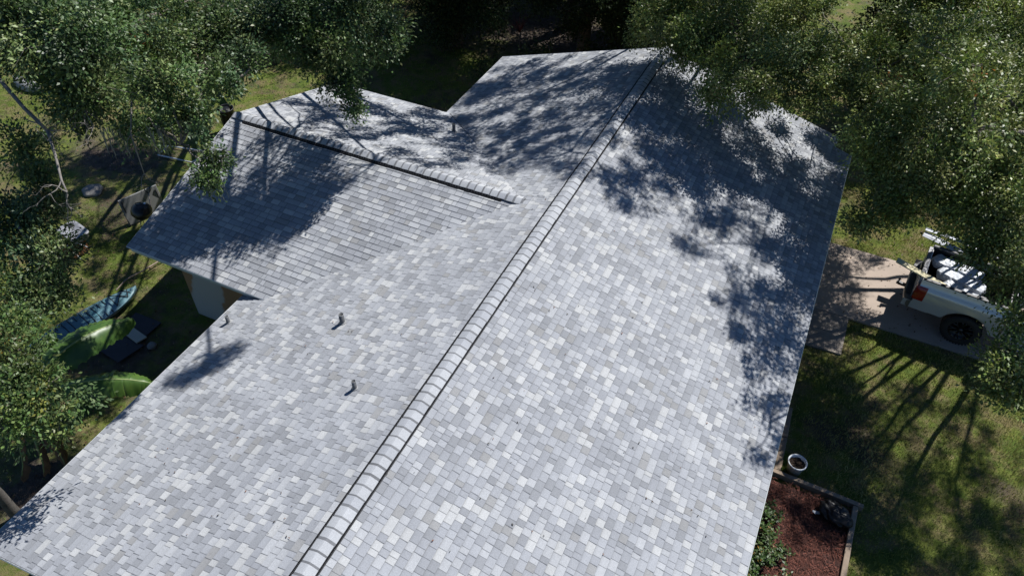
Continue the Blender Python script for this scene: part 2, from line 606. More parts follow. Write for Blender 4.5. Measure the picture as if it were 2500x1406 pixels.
cz = 0.075
wall_gable(wl, [(XL, YA, GZ - .2), (XL, YB, GZ - .2), (XL, YB, S * XL - cz), (XL, YA, S * XL - cz)], (.2, 0, 0), 1)
wall_gable(wl, [(XR, YA, GZ - .2), (XR, YB, GZ - .2), (XR, YB, -S * XR - cz), (XR, YA, -S * XR - cz)], (-.2, 0, 0), 1)
for yy, nn_ in ((YA, (0, .2, 0)), (YB, (0, -.2, 0))):
    wall_gable(wl, [(XL + .2, yy, GZ - .2), (XR - .2, yy, GZ - .2), (XR - .2, yy, -S * (XR - .2) - cz), (0, yy, -cz), (XL + .2, yy, S * (XL + .2) - cz)], nn_, 1)
hp(wl.build('wall', M['tan'], house))
wx, wy0, wy1 = -XW + 0.70, YW - W1 + 0.62, YW + W2 - 0.62
ww = MB()
zq = lambda y: -ZW - SW * abs(y - YW) - cz
wall_gable(ww, [(wx, wy0, GZ - .2), (-5.25, wy0, GZ - .2), (-5.25, wy0, zq(wy0)), (wx, wy0, zq(wy0))], (0, .2, 0), 1)
wall_gable(ww, [(wx, wy1, GZ - .2), (-5.25, wy1, GZ - .2), (-5.25, wy1, zq(wy1)), (wx, wy1, zq(wy1))], (0, -.2, 0), 1)
wall_gable(ww, [(wx, wy0 + .2, GZ - .2), (wx, wy1 - .2, GZ - .2), (wx, wy1 - .2, zq(wy1 - .2)), (wx, YW, -ZW - cz), (wx, wy0 + .2, zq(wy0 + .2))], (.2, 0, 0), 1)
hp(tag(ww.build('wing_wall', M['patched'], house), 'tan stucco wing wall with a large patch of pale grey primer'))
# soffits
for c_, d_ in (((-5.42, (Y0 + YW - W1) / 2, zl - .17), (0.7, (YW - W1) - Y0 - .1, .012)), ((5.38, (Y0 + YS) / 2, zr - .17), (0.7, YS - Y0 - .1, .012)), ((-7.2, YW - W1 + .34, zf - .16), (3.7, .58, .012))):
    so = MB()
    so.box(c_, d_)
    hp(so.build('soffit', M['fascia'], house))
# garage door, two windows on the drive side
M['door'] = pm('door_paint', (0.62, 0.60, 0.55), (0.55, 0.53, 0.48), 3, 0.5)
M['glass'] = pm('window_glass', (0.03, 0.035, 0.04), (0.02, 0.025, 0.03), 2, 0.05)
gd = MB()
for i in range(4):
    gd.box((XR + .03, 9.65, GZ + .3 + i * .54), (.05, 2.5, .52), ch=.012)
hp(gd.build('garage_door', M['door'], house))
for yy in (0.6, 4.6):
    wf_ = MB()
    for dz in (-.6, .6):
        wf_.box((XR + .025, yy, GZ + 1.35 + dz), (.07, 1.4, .08))
    for dy in (-.66, 0, .66):
        wf_.box((XR + .02, yy + dy, GZ + 1.35), (.065, .06, 1.12))
    wfo = hp(wf_.build('window', M['door'], house))
    pn = MB(); pn.box((XR + .012, yy, GZ + 1.35), (.02, 1.26, 1.1)); pn.build('pane', M['glass'], wfo)

# ridge vents with their row of cap shingles
M['vent'] = pm('black_vent_plastic', (0.006, 0.006, 0.007), (0.012, 0.012, 0.013), 8, 0.8, 0, .15, .1)


M['louvre'] = pm('worn_vent_plastic', (0.10, 0.10, 0.105), (0.05, 0.05, 0.052), 8, 0.7)


def ridge_vent(O, ax, sd, sl, a0, a1, seed, cap0=None, cap1=None, hgt=0.034, half=0.163, capw=0.147):
    """O on the ridge, ax along it, sd horizontal across it; vent body a0..a1, caps cap0..cap1"""
    O, ax, sd = Vector(O), Vector(ax), Vector(sd)
    z = Vector((0, 0, 1))
    P = lambda a, s, h: O + ax * a + sd * s + z * (h - abs(s) * sl)
    vb = MB()
    prof = [(-half - .040, .004), (-half, .018), (-half, hgt * .55), (-capw - .004, hgt * .72), (0, hgt * .95), (capw + .004, hgt * .72), (half, hgt * .55), (half, .018), (half + .012, .004)]
    vb.grid([[P(a, s, h) for s, h in prof] for a in (a0, a1)], smooth=False)
    for a in (a0, a1):
        vb.add([P(a, s, h) for s, h in prof], [tuple(range(len(prof)))])
    ven = hp(vb.build('ridge_vent', M['vent'], house))
    for sgn in (-1, 1):                              # louvre ribs along both baffles
        vb = MB()
        vb.tube([P(a0 + .01, sgn * (half + .006), .014), P(a1 - .01, sgn * (half + .006), .014)], .005, 4)
        a = a0 + .02
        while a < a1 - .02:
            p = P(a, sgn * (half + .004), .012); q = P(a, sgn * (half + .004), hgt * .62); r_ = P(a, sgn * (capw + .012), hgt * .80)
            vb.tube([p, q, r_], .0045, 4)
            a += .07
        vb.build('louvre', M['louvre'], ven)
    rs = np.random.RandomState(seed)
    Q, Cc, U = [], [], []
    cap0 = a0 if cap0 is None else cap0
    cap1 = a1 if cap1 is None else cap1
    e = 0.195
    a = cap0
    while a < cap1 - .02:
        b = min(a + e, cap1)
        inside = a >= a0 - .02 and b <= a1 + .02
        base = hgt if inside else hgt - .006
        N = 10
        col = np.array(PAL[rs.choice([1, 1, 2, 2])][0]) * 1.1 * rs.uniform(.96, 1.03)
        hb = base + 0.012
        bandc = np.array((0.17, 0.175, 0.185)) * rs.uniform(.85, 1.15)
        bw = 0.04 * rs.uniform(.7, 1.25)
        jit = rs.uniform(-.004, .004)
        for kx in range(N):
            for (u0, u1, cc) in ((a, a + bw, bandc), (a + bw, b, col)):
                q = []
                for (s_, uu) in ((kx, u0), (kx + 1, u0), (kx + 1, u1), (kx, u1)):
                    s = -capw + 2 * capw * s_ / N + jit
                    drop = (abs(s) / capw) ** 2 * .018
                    tlt = 1 - (uu - a) / e                   # butt end proud, head end tucked under
                    q.append(P(uu, s, hb - drop + .008 * (1 - tlt)))
                Q.append(q); Cc.append(cc); U.append([(.1, .5)] * 4)
            q = []
            for (s_, hh) in ((kx, 0), (kx + 1, 0), (kx + 1, 1), (kx, 1)):
                s = -capw + 2 * capw * s_ / N + jit
                drop = (abs(s) / capw) ** 2 * .018
                q.append(P(b, s, hb - drop + (.008 if hh else -.004)))
            Q.append(q); Cc.append(col * .4); U.append([(.1, .5)] * 4)
        for sg in (-1, 1):
            s = sg * capw + jit
            Q.append([P(a, s, hb - .018), P(b, s, hb - .018 + .012), P(b, s, hb - .03), P(a, s, hb - .03)]); Cc.append(col * .5); U.append([(.1, .5)] * 4)
        a = b
    np_quads('cap_shingles', np.array([[list(p) for p in q] for q in Q]), np.array(Cc), M['shingle'], ven, np.array(U), smooth=False)
    return ven


ridge_vent((0, 0, 0.006), (0, 1, 0), (1, 0, 0), S, Y0 + .5, 11.75, 11, Y0, Y1 - .02)
ridge_vent((0, YW, -ZW + 0.006), (1, 0, 0), (0, 1, 0), SW, -8.72, -1.36, 12, -XW + .01, -0.86, half=.174, hgt=.046)

# the closed cut line of the back valley
vc = MB()
zb_ = -ZW - SW * W2
vp = [Vector((zb_ / S, YW + W2, zb_ + .016)).lerp(Vector((-ZW / S - .05, YW + .16, -ZW - .16 * SW + .016)), i / 14) for i in range(15)]
vc.tube(vp, .007, 4)
hp(vc.build('valley_cut', M['vent'], house))

# plumbing vent pipes through the roof
M['pipe'] = pm('grey_vent_pipe', (0.13, 0.135, 0.14), (0.10, 0.105, 0.11), 10, 0.6)
M['lead'] = pm('pipe_collar', (0.24, 0.245, 0.25), (0.19, 0.195, 0.20), 10, 0.6, 0.0)


def vent_pipe(x, y, z, r, h, nrm, ln=0.0):
    b = MB()
    b.lathe([(r, -.08), (r, h), (r * .8, h), (r * .8, h - .09), (0.0001, h - .09)], 20, (x, y, z))
    p = hp(b.build('vent_pipe', M['pipe'], house))
    fl = MB()
    fl.lathe([(r * 1.7, 0.016), (r * 1.2, .028), (r * 1.02, .045)], 20, (0, 0, 0), Matrix.Translation((x, y, z)) @ Vector((0, 0, 1)).rotation_difference(Vector(nrm)).to_matrix().to_4x4())
    fl.build('flashing', M['lead'], p)
    rim = MB()
    rim.lathe([(r * 1.03, h - .02), (r * 1.03, h + .004), (r * .82, h + .004), (r * .80, h - .02)], 20, (x, y, z))
    rim.build('rim', M['lead'], p)


NL = (-S, 0, 1)
vent_pipe(-2.76, 0.02, -0.80, .052, .245, NL)
vent_pipe(-1.40, -1.49, -0.405, .040, .215, NL)
vent_pipe(-5.45, -0.48, -1.585, .040, .20, NL)
vent_pipe(-4.30, 7.52, -1.12, .045, .26, (0, SW, 1))
# ------------------------------------------------------------------ pickup truck on the drive
M['paint'] = pm('silver_white_paint', (0.54, 0.555, 0.57), (0.51, 0.525, 0.54), 2, 0.22, 0.25, 0.0, 0.6)
M['black'] = pm('black_trim', (0.012, 0.012, 0.013), (0.02, 0.02, 0.022), 5, 0.45)
M['tyre'] = pm('tyre_rubber', (0.014, 0.014, 0.015), (0.022, 0.021, 0.02), 12, 0.85)
M['rim'] = pm('black_rim', (0.016, 0.016, 0.018), (0.012, 0.012, 0.013), 6, 0.25, 0.6)
M['bright'] = pm('machined_metal', (0.62, 0.63, 0.65), (0.5, 0.5, 0.52), 6, 0.3, 0.9)
M['red'] = pm('red_lamp_lens', (0.30, 0.012, 0.010), (0.20, 0.01, 0.01), 8, 0.18)
M['bumper'] = pm('dull_bumper', (0.16, 0.16, 0.165), (0.10, 0.10, 0.105), 4, 0.4, 0.5)
truck = empty('pickup_truck', (8.27, 9.47, GZ + 0.035), R(-6.5), 'white pickup truck with black wheels parked on the concrete drive, its bed loaded with boards', 'pickup truck')
HW = 0.86
ZB = 0.62


def body_y(z):
    pts = [(0.5, .82), (0.75, .85), (0.95, .875), (1.1, .885), (1.2, .885), (1.27, .865), (1.36, .815), (1.44, .79), (1.5, .77), (1.6, .76), (1.95, .60)]
    for (a, b), (c_, d_) in zip(pts, pts[1:]):
        if z <= c_:
            return b + (d_ - b) * (z - a) / (c_ - a)
    return pts[-1][1]


def side_panel(mb, x0, x1, arch, sgn, ztop=1.5, rarch=.57, zc=.45):
    xs = [x0 + (x1 - x0) * i / 48 for i in range(49)]
    rows_ = []
    for x in xs:
        lo = ZB
        for ac in arch:
            if abs(x - ac) < rarch:
                lo = max(lo, zc + math.sqrt(max(rarch ** 2 - (x - ac) ** 2, 0)))
        lv = [lo] + [max(lo, z) for z in (.75, .9, 1.02, 1.12, 1.2, 1.24, 1.28, 1.33, 1.38, 1.44, ztop)]
        rows_.append([(x, sgn * body_y(z), z) for z in lv])
    mb.grid(rows_ if sgn < 0 else rows_[::-1])
    # inner return so that the panel has thickness
    rows2 = [[(p[0], p[1] - sgn * .06, p[2]) for p in r] for r in rows_]
    mb.grid(rows2)
    mb.grid([[a[0], b[0]] for a, b in zip(rows_, rows2)])
    mb.grid([[a[-1], b[-1]] for a, b in zip(rows_, rows2)])
    for e_ in (0, -1):
        mb.grid([rows_[e_], rows2[e_]])


AX = (1.30, 4.75)
bd = MB()
for sg in (-1, 1):
    side_panel(bd, 0.0, 2.02, (AX[0],), sg)
bd.box((.02, 0, 1.03), (.05, 1.5, .84), ch=.01)
bed = bd.build('bed', M['paint'], truck)
bl_ = MB()
bl_.box((1.0, 0, .86), (1.96, 1.52, .04))
for sg in (-1, 1):
    bl_.box((1.0, sg * .735, 1.17), (1.94, .03, .60))
    bl_.box((1.0, sg * .735, 1.512), (1.98, .09, .03), ch=.01)
    bl_.box((1.3, sg * .62, 1.0), (.9, .2, .26), ch=.05)
bl_.box((1.97, 0, 1.18), (.03, 1.46, .62))
bl_.build('bed_liner', M['black'], truck)
tg = MB()
tg.box((-.035, 0, 1.10), (.07, 1.36, .72), ch=.025)
tg.box((-.075, 0, 1.12), (.02, .95, .30), ch=.008)
tgo = tg.build('tailgate', M['paint'], truck)
hd = MB(); hd.box((-.09, 0, 1.30), (.03, .26, .09), ch=.01); hd.build('handle', M['black'], tgo)
cpb = MB(); cpb.box((-.03, 0, 1.475), (.10, 1.36, .035), ch=.01); cpb.build('top_cap', M['bumper'], tgo)
bp = MB()
prof = [(-.02, .60), (-.17, .58), (-.24, .66), (-.25, .80), (-.20, .83), (-.02, .84)]
rows_ = []
for i in range(25):
    y = -HW - .01 + (2 * HW + .02) * i / 24
    pull = .13 * (abs(y) / HW) ** 4
    rows_.append([(x + (pull if x < -.1 else 0), y, z) for x, z in prof])
bp.grid(rows_)
bp.add(rows_[0], [tuple(range(6))]); bp.add(rows_[-1], [tuple(range(6))[::-1]])
bpo = bp.build('bumper', M['bumper'], truck)
st_ = MB(); st_.box((-.13, 0, .842), (.16, 1.3, .012)); st_.build('step_pad', M['black'], bpo)
for sg in (-1, 1):
    be = MB()
    be.grid([[(-.005 + x, sg * (body_y(z) + .004), z) for z in (.6, .68, .78, .84)] for x in (-.2, -.1, 0, .22, .44)])
    be.build('bumper_end', M['paint'], bpo)
for sg in (-1, 1):
    tl = MB()
    r1 = [[(x, sg * (body_y(z) + .012 - (.0 if 0 < x < .2 else .02)), z) for z in (.93, 1.0, 1.1, 1.2, 1.28, 1.34)] for x in (-.05, .02, .1, .19, .22)]
    tl.grid(r1)
    tl.grid([[(-.05, sg * (body_y(z) - .008), z) for z in (.93, 1.0, 1.1, 1.2, 1.28, 1.34)], [(-.06, sg * .71, z) for z in (.93, 1.0, 1.1, 1.2, 1.28, 1.34)]])
    tl.build('taillight', M['red'], truck)
ht = MB()
ht.box((-.27, .0, .56), (.26, .07, .07))
ht.box((-.40, .0, .58), (.10, .09, .07))
ht.lathe([(.02, 0), (.018, .06), (.032, .075), (.034, .095), (.02, .12), (.001, .125)], 12, (-.41, 0, .60))
ht.build('tow_hitch', M['black'], truck)


def wheel(x, sg):
    c_ = (x, sg * .74, .45)
    mt = Matrix.Translation(c_) @ Matrix.Rotation(R(90 if sg > 0 else -90), 4, 'X') @ Matrix.Rotation(math.pi if sg > 0 else math.pi, 4, 'X')
    b = MB()
    prof = [(.28, -.12), (.34, -.14), (.42, -.125), (.45, -.09), (.452, -.03), (.452, .03), (.45, .09), (.42, .125), (.34, .14), (.28, .12)]
    b.lathe(prof, 40, (0, 0, 0), mt)
    for i in range(40):                                        # tread lugs
        th = 2 * math.pi * i / 40
        for zz in (-.075, .075):
            b.box((.452 * math.cos(th), .452 * math.sin(th), zz), (.018, .034, .085), mt @ Matrix.Translation((.452 * math.cos(th), .452 * math.sin(th), zz)) @ Matrix.Rotation(th, 4, 'Z') @ Matrix.Translation((-.452 * math.cos(th), -.452 * math.sin(th), -zz)))
    wo_ = b.build('wheel', M['tyre'], truck)
    rm = MB()
    rm.lathe([(.285, -.11), (.30, .10), (.275, .115), (.25, .04), (.08, .03), (.001, .05)], 32, (0, 0, 0), mt)
    rm.build('rim', M['rim'], wo_)
    sp_ = MB()
    for i in range(8):
        th = 2 * math.pi * i / 8
        for dth in (-.13, .13):
            p0 = (.07 * math.cos(th), .07 * math.sin(th), .075)
            p1 = (.18 * math.cos(th + dth * .5), .18 * math.sin(th + dth * .5), .085)
            p2 = (.268 * math.cos(th + dth * 1.25), .268 * math.sin(th + dth * 1.25), .108)
            sp_.tube([p0, p1, p2], [.011, .010, .013], 5, True, mt)
    for i in range(16):
        th = 2 * math.pi * (i + .5) / 16
        sp_.lathe([(.008, .108), (.008, .124), (.001, .126)], 6, (.28 * math.cos(th), .28 * math.sin(th), 0), mt)
    sp_.lathe([(.055, .05), (.055, .095), (.02, .105), (.001, .105)], 14, (0, 0, 0), mt)
    sp_.build('spoke_edges', M['rim'] if False else M['spoke'], wo_)


M['spoke'] = pm('milled_spoke', (0.09, 0.09, 0.095), (0.05, 0.05, 0.055), 9, 0.3, 0.8)
for x in AX:
    for sg in (-1, 1):
        wheel(x, sg)
# cab and bonnet
cb = MB()
for sg in (-1, 1):
    side_panel(cb, 2.08, 5.75, (AX[1],), sg, 1.5)
sec = [(2.08, 1.5, .77), (2.14, 1.75, .70), (2.22, 2.0, .60), (3.5, 2.02, .60), (3.85, 1.85, .66), (4.35, 1.5, .75)]
cb.add([(2.22, -.6, 2.0), (3.5, -.6, 2.02), (3.5, .6, 2.02), (2.22, .6, 2.0)], [(0, 1, 2, 3)])
for sg in (-1, 1):
    for x0, x1, z0, z1 in ((2.08, 2.22, 1.5, 2.0), (2.95, 3.05, 1.5, 2.01), (3.5, 4.35, 2.02, 1.5)):
        cb.tube([(x0, sg * body_y(1.5) , z0), (x1, sg * .61, z1)] if z0 < z1 else [(x0, sg * .61, z0), (x1, sg * .76, z1)], .045, 6)
    cb.tube([(2.22, sg * .6, 2.0), (3.5, sg * .6, 2.02)], .04, 6)
rows_ = []
for x, z in ((4.35, 1.5), (4.6, 1.49), (5.2, 1.44), (5.6, 1.36), (5.75, 1.2), (5.78, .7)):
    rows_.append([(x, y, z - .05 * (abs(y) / .78) ** 3) for y in (-.78, -.6, -.3, 0, .3, .6, .78)])
cb.grid(rows_)
cb.box((2.1, 0, 1.06), (.05, 1.5, .86))
cab = cb.build('cab', M['paint'], truck)
gl = MB()
for sg in (-1, 1):
    gl.add([(2.2, sg * .74, 1.52), (2.98, sg * .745, 1.52), (2.98, sg * .62, 1.96), (2.27, sg * .62, 1.95)], [(0, 1, 2, 3)])
    gl.add([(3.05, sg * .745, 1.52), (4.25, sg * .745, 1.52), (3.55, sg * .62, 1.97), (3.05, sg * .62, 1.97)], [(0, 1, 2, 3)])
gl.add([(2.09, -.7, 1.52), (2.09, .7, 1.52), (2.21, .58, 1.95), (2.21, -.58, 1.95)], [(0, 1, 2, 3)])
gl.add([(4.33, -.72, 1.52), (4.33, .72, 1.52), (3.56, .58, 1.99), (3.56, -.58, 1.99)], [(0, 1, 2, 3)])
gl.build('window', M['glass'], cab)
for sg in (-1, 1):
    sb = MB()
    sb.tube([(2.2, sg * .93, .55), (3.9, sg * .93, .55)], .04, 8)
    sb.build('side_step', M['bright'], truck)

# ------------------------------------------------------------------ the load in the bed
M['yellow'] = pm('pale_board', (0.62, 0.56, 0.36), (0.54, 0.48, 0.29), 3, 0.65)
M['vinyl'] = pm('grey_vinyl', (0.40, 0.42, 0.46), (0.34, 0.36, 0.40), 3, 0.5)
M['foil'] = pm('white_wrap', (0.58, 0.60, 0.63), (0.46, 0.49, 0.53), 6, 0.4, 0.0, 0.3)


def plank(name, p, q, wid, th, m, label, cat, roll=0.0, group=None, curl=0.0):
    p, q = Vector(p), Vector(q)
    d_ = (q - p); L = d_.length; d_.normalize()
    s_ = d_.cross(Vector((0, 0, 1))).normalized()
    s_ = Matrix.Rotation(roll, 3, d_) @ s_
    n_ = s_.cross(d_)
    mt = Matrix((d_, s_, n_)).transposed().to_4x4(); mt.translation = (p + q) / 2
    b = MB()
    if curl:
        xs = [-L / 2 + L * i / 10 for i in range(11)]
        prof_ = [(-wid / 2, curl), (-wid / 2 + .012, curl), (-wid / 2 + .014, th), (0, th), (.004, th + .012), (wid / 2, th), (wid / 2, 0), (-wid / 2, 0)]
        b.grid([[(x, y, z - .06 * (2 * x / L) ** 2) for y, z in prof_ + prof_[:1]] for x in xs], False, mt)
        for e_ in (0, -1):
            b.add([(xs[e_], y, z - .06) for y, z in prof_], [tuple(range(8))], False, mt)
    else:
        b.box((0, 0, 0), (L, wid, th), mt, ch=.004)
    o = b.build(name, m)
    return tag(o, label, cat, group)


plank('board', (7.50, 9.02, -2.34), (9.72, 8.66, -2.78), .19, .035, M['yellow'], 'pale yellow board sticking out over the tailgate of the pickup', 'board')
plank('vinyl_panel', (8.05, 10.42, -2.30), (9.9, 10.02, -2.62), .17, .012, M['vinyl'], 'grey vinyl panel with a folded edge, nearer of the two jutting over the pickup bed', 'panel', R(12), curl=.03)
plank('vinyl_panel', (8.07, 10.58, -2.24), (10.3, 10.30, -2.45), .13, .012, M['vinyl'], 'grey vinyl panel lying along the far rim of the pickup bed', 'panel', R(-8), curl=.03)


def bundle(c, size, rz, tilt, label):
    mt = Matrix.Translation(c) @ Matrix.Rotation(rz, 4, 'Z') @ Matrix.Rotation(tilt, 4, 'X')
    rr = np.random.RandomState(int(abs(c[0] * 100)) % 97)
    b = MB()
    nx, ny = 18, 8
    rows_ = []
    for i in range(nx + 1):
        row = []
        for j in range(16):
            th = 2 * math.pi * j / 16
            cx, sx_ = math.cos(th), math.sin(th)
            k_ = 1 / max(abs(cx), abs(sx_)) ** .75
            wob = 1 + .10 * math.sin(i * 1.7 + j * 2.3) + rr.uniform(-.03, .03)
            e_ = min(1, (min(i, nx - i) / 2.0) ** .5 + .12)
            row.append(((i / nx - .5) * size[0], cx * k_ * size[1] / 2 * wob * e_, sx_ * k_ * size[2] / 2 * wob * e_))
        rows_.append(row)
    b.grid(rows_, False, mt, close=True)
    o = b.build('wrapped_bundle', M['foil'])
    return tag(o, label, 'bundle', 'white wrapped bundles in the pickup bed')


bundle((9.05, 9.85, -2.72), (1.3, .34, .22), R(-14), 0.1, 'white wrapped bundle in the pickup bed, beside the far bed wall')
bundle((9.15, 9.45, -2.78), (1.2, .42, .24), R(-20), -.1, 'broad white wrapped bundle in the middle of the pickup bed')
bundle((9.25, 9.02, -2.80), (1.1, .26, .18), R(-24), .2, 'slim white wrapped bundle in the pickup bed, beside the yellow board')

# ------------------------------------------------------------------ mulch bed with timber edging, pot, bag, plants
m, n, bs, out = new_mat('red_mulch')
v = geopos(n)
f = noise(n, 45, 4, 0.7, v, 1.5)
c = mixrgb(n, (0.040, 0.014, 0.010), (0.14, 0.044, 0.026), f)
c = mixrgb(n, c, (0.03, 0.015, 0.012), ramp(n, noise(n, 3, 4, 0.6, v), [(0.45, 0.0), (0.7, 0.8)]))
n.links.new(c, bs.inputs['Base Color']); bs.inputs['Roughness'].default_value = 0.95
bump(n, bs, f, 1.0, 0.05)
M['mulch'] = m
mb = MB()
mb.grid([[(4.9 + i * .1425, -1.6 + j * .14, GZ + .05 + .025 * math.sin(i * 1.9 + j) * math.sin(j * 1.3)) for j in range(30)] for i in range(21)], True)
tag(mb.build('mulch_bed', M['mulch']), kind='structure')
rs = np.random.RandomState(5)
Q, Cc = [], []
for i in range(5200):
    x, y = rs.uniform(5.15, 7.68), rs.uniform(-1.0, 2.5)
    th, l, w_ = rs.uniform(0, 6.28), rs.uniform(.03, .11), rs.uniform(.004, .011)
    d_ = np.array([math.cos(th), math.sin(th), rs.uniform(-.5, .5)]) * l
    s_ = np.array([-math.sin(th), math.cos(th), rs.uniform(-.4, .4)]) * w_
    p = np.array([x, y, GZ + .07 + rs.uniform(0, .04)])
    Q.append([p, p + s_, p + s_ + d_, p + d_])
    Cc.append(np.array((.17, .050, .028)) * rs.uniform(.25, 1.3) + rs.uniform(0, .02))
m, n, bs, out = new_mat('mulch_shred')
n.links.new(attr(n, 'tint').outputs['Color'], bs.inputs['Base Color']); bs.inputs['Roughness'].default_value = 0.9
M['shred'] = m
tag(np_quads('mulch_shreds', np.array(Q), np.array(Cc), m), kind='stuff')

M['timber'] = pm('weathered_timber', (0.30, 0.23, 0.165), (0.20, 0.15, 0.11), 5, 0.85, 0, 0.4)


def timber(p, q, w_, h_, label):
    p, q = Vector(p), Vector(q)
    L = (q - p).length
    a = math.atan2(q.y - p.y, q.x - p.x)
    mt = Matrix.Translation((p + q) / 2) @ Matrix.Rotation(a, 4, 'Z')
    b = MB(); b.box((0, 0, 0), (L, w_, h_), mt, ch=.012)
    return tag(b.build('garden_timber', M['timber']), label, 'timber', 'timbers edging the flower bed')


timber((5.95, 2.66, GZ + .06), (7.93, 2.60, GZ + .06), .10, .16, 'weathered timber across the end of the red mulch bed, behind the black bag')
timber((7.78, 2.53, GZ + .06), (7.70, -1.7, GZ + .06), .11, .16, 'long weathered timber between the red mulch bed and the lawn')
timber((6.06, 4.55, GZ + .05), (6.10, 3.66, GZ + .05), .15, .12, 'short pale timber lying along the house eave, farther of two in line')
timber((6.10, 3.64, GZ + .05), (6.13, 2.73, GZ + .05), .15, .12, 'short pale timber lying along the house eave, beside the white pot')

M['pot'] = pm('white_plastic', (0.66, 0.69, 0.72), (0.58, 0.61, 0.64), 4, 0.4)
M['potsoil'] = pm('dark_soil', (0.030, 0.020, 0.014), (0.06, 0.035, 0.02), 30, 0.95, 0, 0.8)
pot = empty('flower_pot', (6.46, 2.93, GZ), 0, 'round white plastic pot of dark soil beside the timber on the lawn', 'flower pot')
b = MB(); b.lathe([(.001, 0.0), (.145, 0.0), (.185, .31), (.205, .315), (.205, .345), (.18, .345), (.172, .26), (.165, .24)], 32); b.build('pot', M['pot'], pot)
b = MB()
rows_ = [[(r_ * math.cos(t * .35), r_ * math.sin(t * .35), .27 + .02 * math.sin(t * 2.1 + r_ * 30)) for t in range(18)] for r_ in (.001, .06, .11, .172)]
b.grid(rows_, False, None, True); b.build('soil', M['potsoil'], pot)

M['bag'] = pm('black_plastic_bag', (0.008, 0.008, 0.009), (0.012, 0.012, 0.013), 8, 0.36, 0, .05, .28)
bm = bmesh.new()
bmesh.ops.create_icosphere(bm, subdivisions=5, radius=1.0)
from mathutils import noise as mn
for v_ in bm.verts:
    p = v_.co.copy()
    cr_ = abs(mn.noise(p * 1.6)) * .30 + abs(mn.noise(p * 3.4 + Vector((3, 1, 2)))) * .11
    p *= (.86 + cr_)
    p.x *= .36; p.y *= .25; p.z *= .19
    p.z = max(p.z, -.13)
    v_.co = p
me = bpy.data.meshes.new('garbage_bag'); bm.to_mesh(me); bm.free()
me.polygons.foreach_set('use_smooth', [True] * len(me.polygons)); me.materials.append(M['bag'])
bag = bpy.data.objects.new('garbage_bag', me); COL.objects.link(bag)
bag.location = (7.40, 2.12, GZ + .19); bag.rotation_euler = (0, 0, R(-20))
tag(bag, 'shiny black rubbish bag slumped in the corner of the mulch bed', 'rubbish bag')
sc_ = MB(); sc_.add([(0, 0, 0), (.13, .02, .01), (.15, -.05, .03), (.05, -.08, .015), (-.01, -.05, .02)], [(0, 1, 2, 3, 4)])
sc_.add([(0, 0, -.003), (.13, .02, .007), (.15, -.05, .027), (.05, -.08, .012), (-.01, -.05, .017)], [(4, 3, 2, 1, 0)])
o = sc_.build('paper_scrap', M['foil']); o.location = (6.98, 2.06, GZ + .12)
tag(o, 'torn white scrap on the mulch beside the black bag', 'paper scrap')

# ------------------------------------------------------------------ things in the side yard
M['kayak'] = pm('teal_plastic', (0.045, 0.155, 0.18), (0.15, 0.25, 0.29), 2.2, 0.4)
M['cord'] = pm('black_cord', (0.01, 0.01, 0.011), (0.016, 0.016, 0.017), 9, 0.6)
ky = empty('kayak', (-10.62, -.62, GZ + .02), R(75), 'teal and grey plastic kayak lying on the grass behind the banana leaves', 'kayak')
KL, KW = 2.9, .36
hb, dk = MB(), MB()
hull, deckr = [], []
for i in range(41):
    t = i / 40 * 2 - 1
    w_ = KW * max(0.02, (1 - abs(t) ** 2.6)) ** .8
    rise = .10 * abs(t) ** 3
    x = t * KL / 2
    hull.append([(x, w_ * math.cos(a) * 1.0, .20 + rise - .20 * math.sin(a) ** .8 * (1 - .25 * abs(t) ** 4)) for a in [math.pi * j / 10 for j in range(11)]])
    well = max(0, 1 - (abs(t) / .62) ** 6) * .09
    rib = .018 * (1 if (i % 3 == 0) else 0) * (1 if abs(t) < .75 else 0)
    deckr.append([(x, w_ * s_, .20 + rise + .05 * (1 - abs(s_) ** 2) - (well * (1 - abs(s_) ** 4)) + rib * (1 - s_ * s_)) for s_ in (-1, -.86, -.7, -.4, 0, .4, .7, .86, 1)])
hb.grid(hull); hb.build('hull', M['kayak'], ky)
dk.grid(deckr); dk.build('deck', M['kayak'], ky)
cd_ = MB()
for x0 in (.78, -1.12):
    for (a, b_) in (((0, -.26), (.34, .16)), ((0, .26), (.34, -.16)), ((.34, -.16), (.46, .10)), ((.34, .16), (.46, -.10)), ((0, -.26), (.0, .26))):
        cd_.tube([(x0 + a[0], a[1], .285), (x0 + (a[0] + b_[0]) / 2, (a[1] + b_[1]) / 2, .31), (x0 + b_[0], b_[1], .30)], .012, 6)
for i in range(9):
    x = -.62 + i * .155
    cd_.tube([(x, -.30, .205), (x + .015, -.14, .165), (x + .015, .1, .16), (x, .30, .205)], .012, 6)
cd_.tube([(1.36, 0, .30), (1.42, .02, .34), (1.46, 0, .30)], .02, 6)
cd_.build('cord', M['cord'], ky)

M['mat'] = pm('dark_slab', (0.040, 0.038, 0.046), (0.055, 0.052, 0.060), 4, 0.8)


def slab(name, pts, z, t, m, label, cat, group=None):
    b = MB(); b.prism(pts, z, z + t)
    return tag(b.build(name, m), label, cat, group)


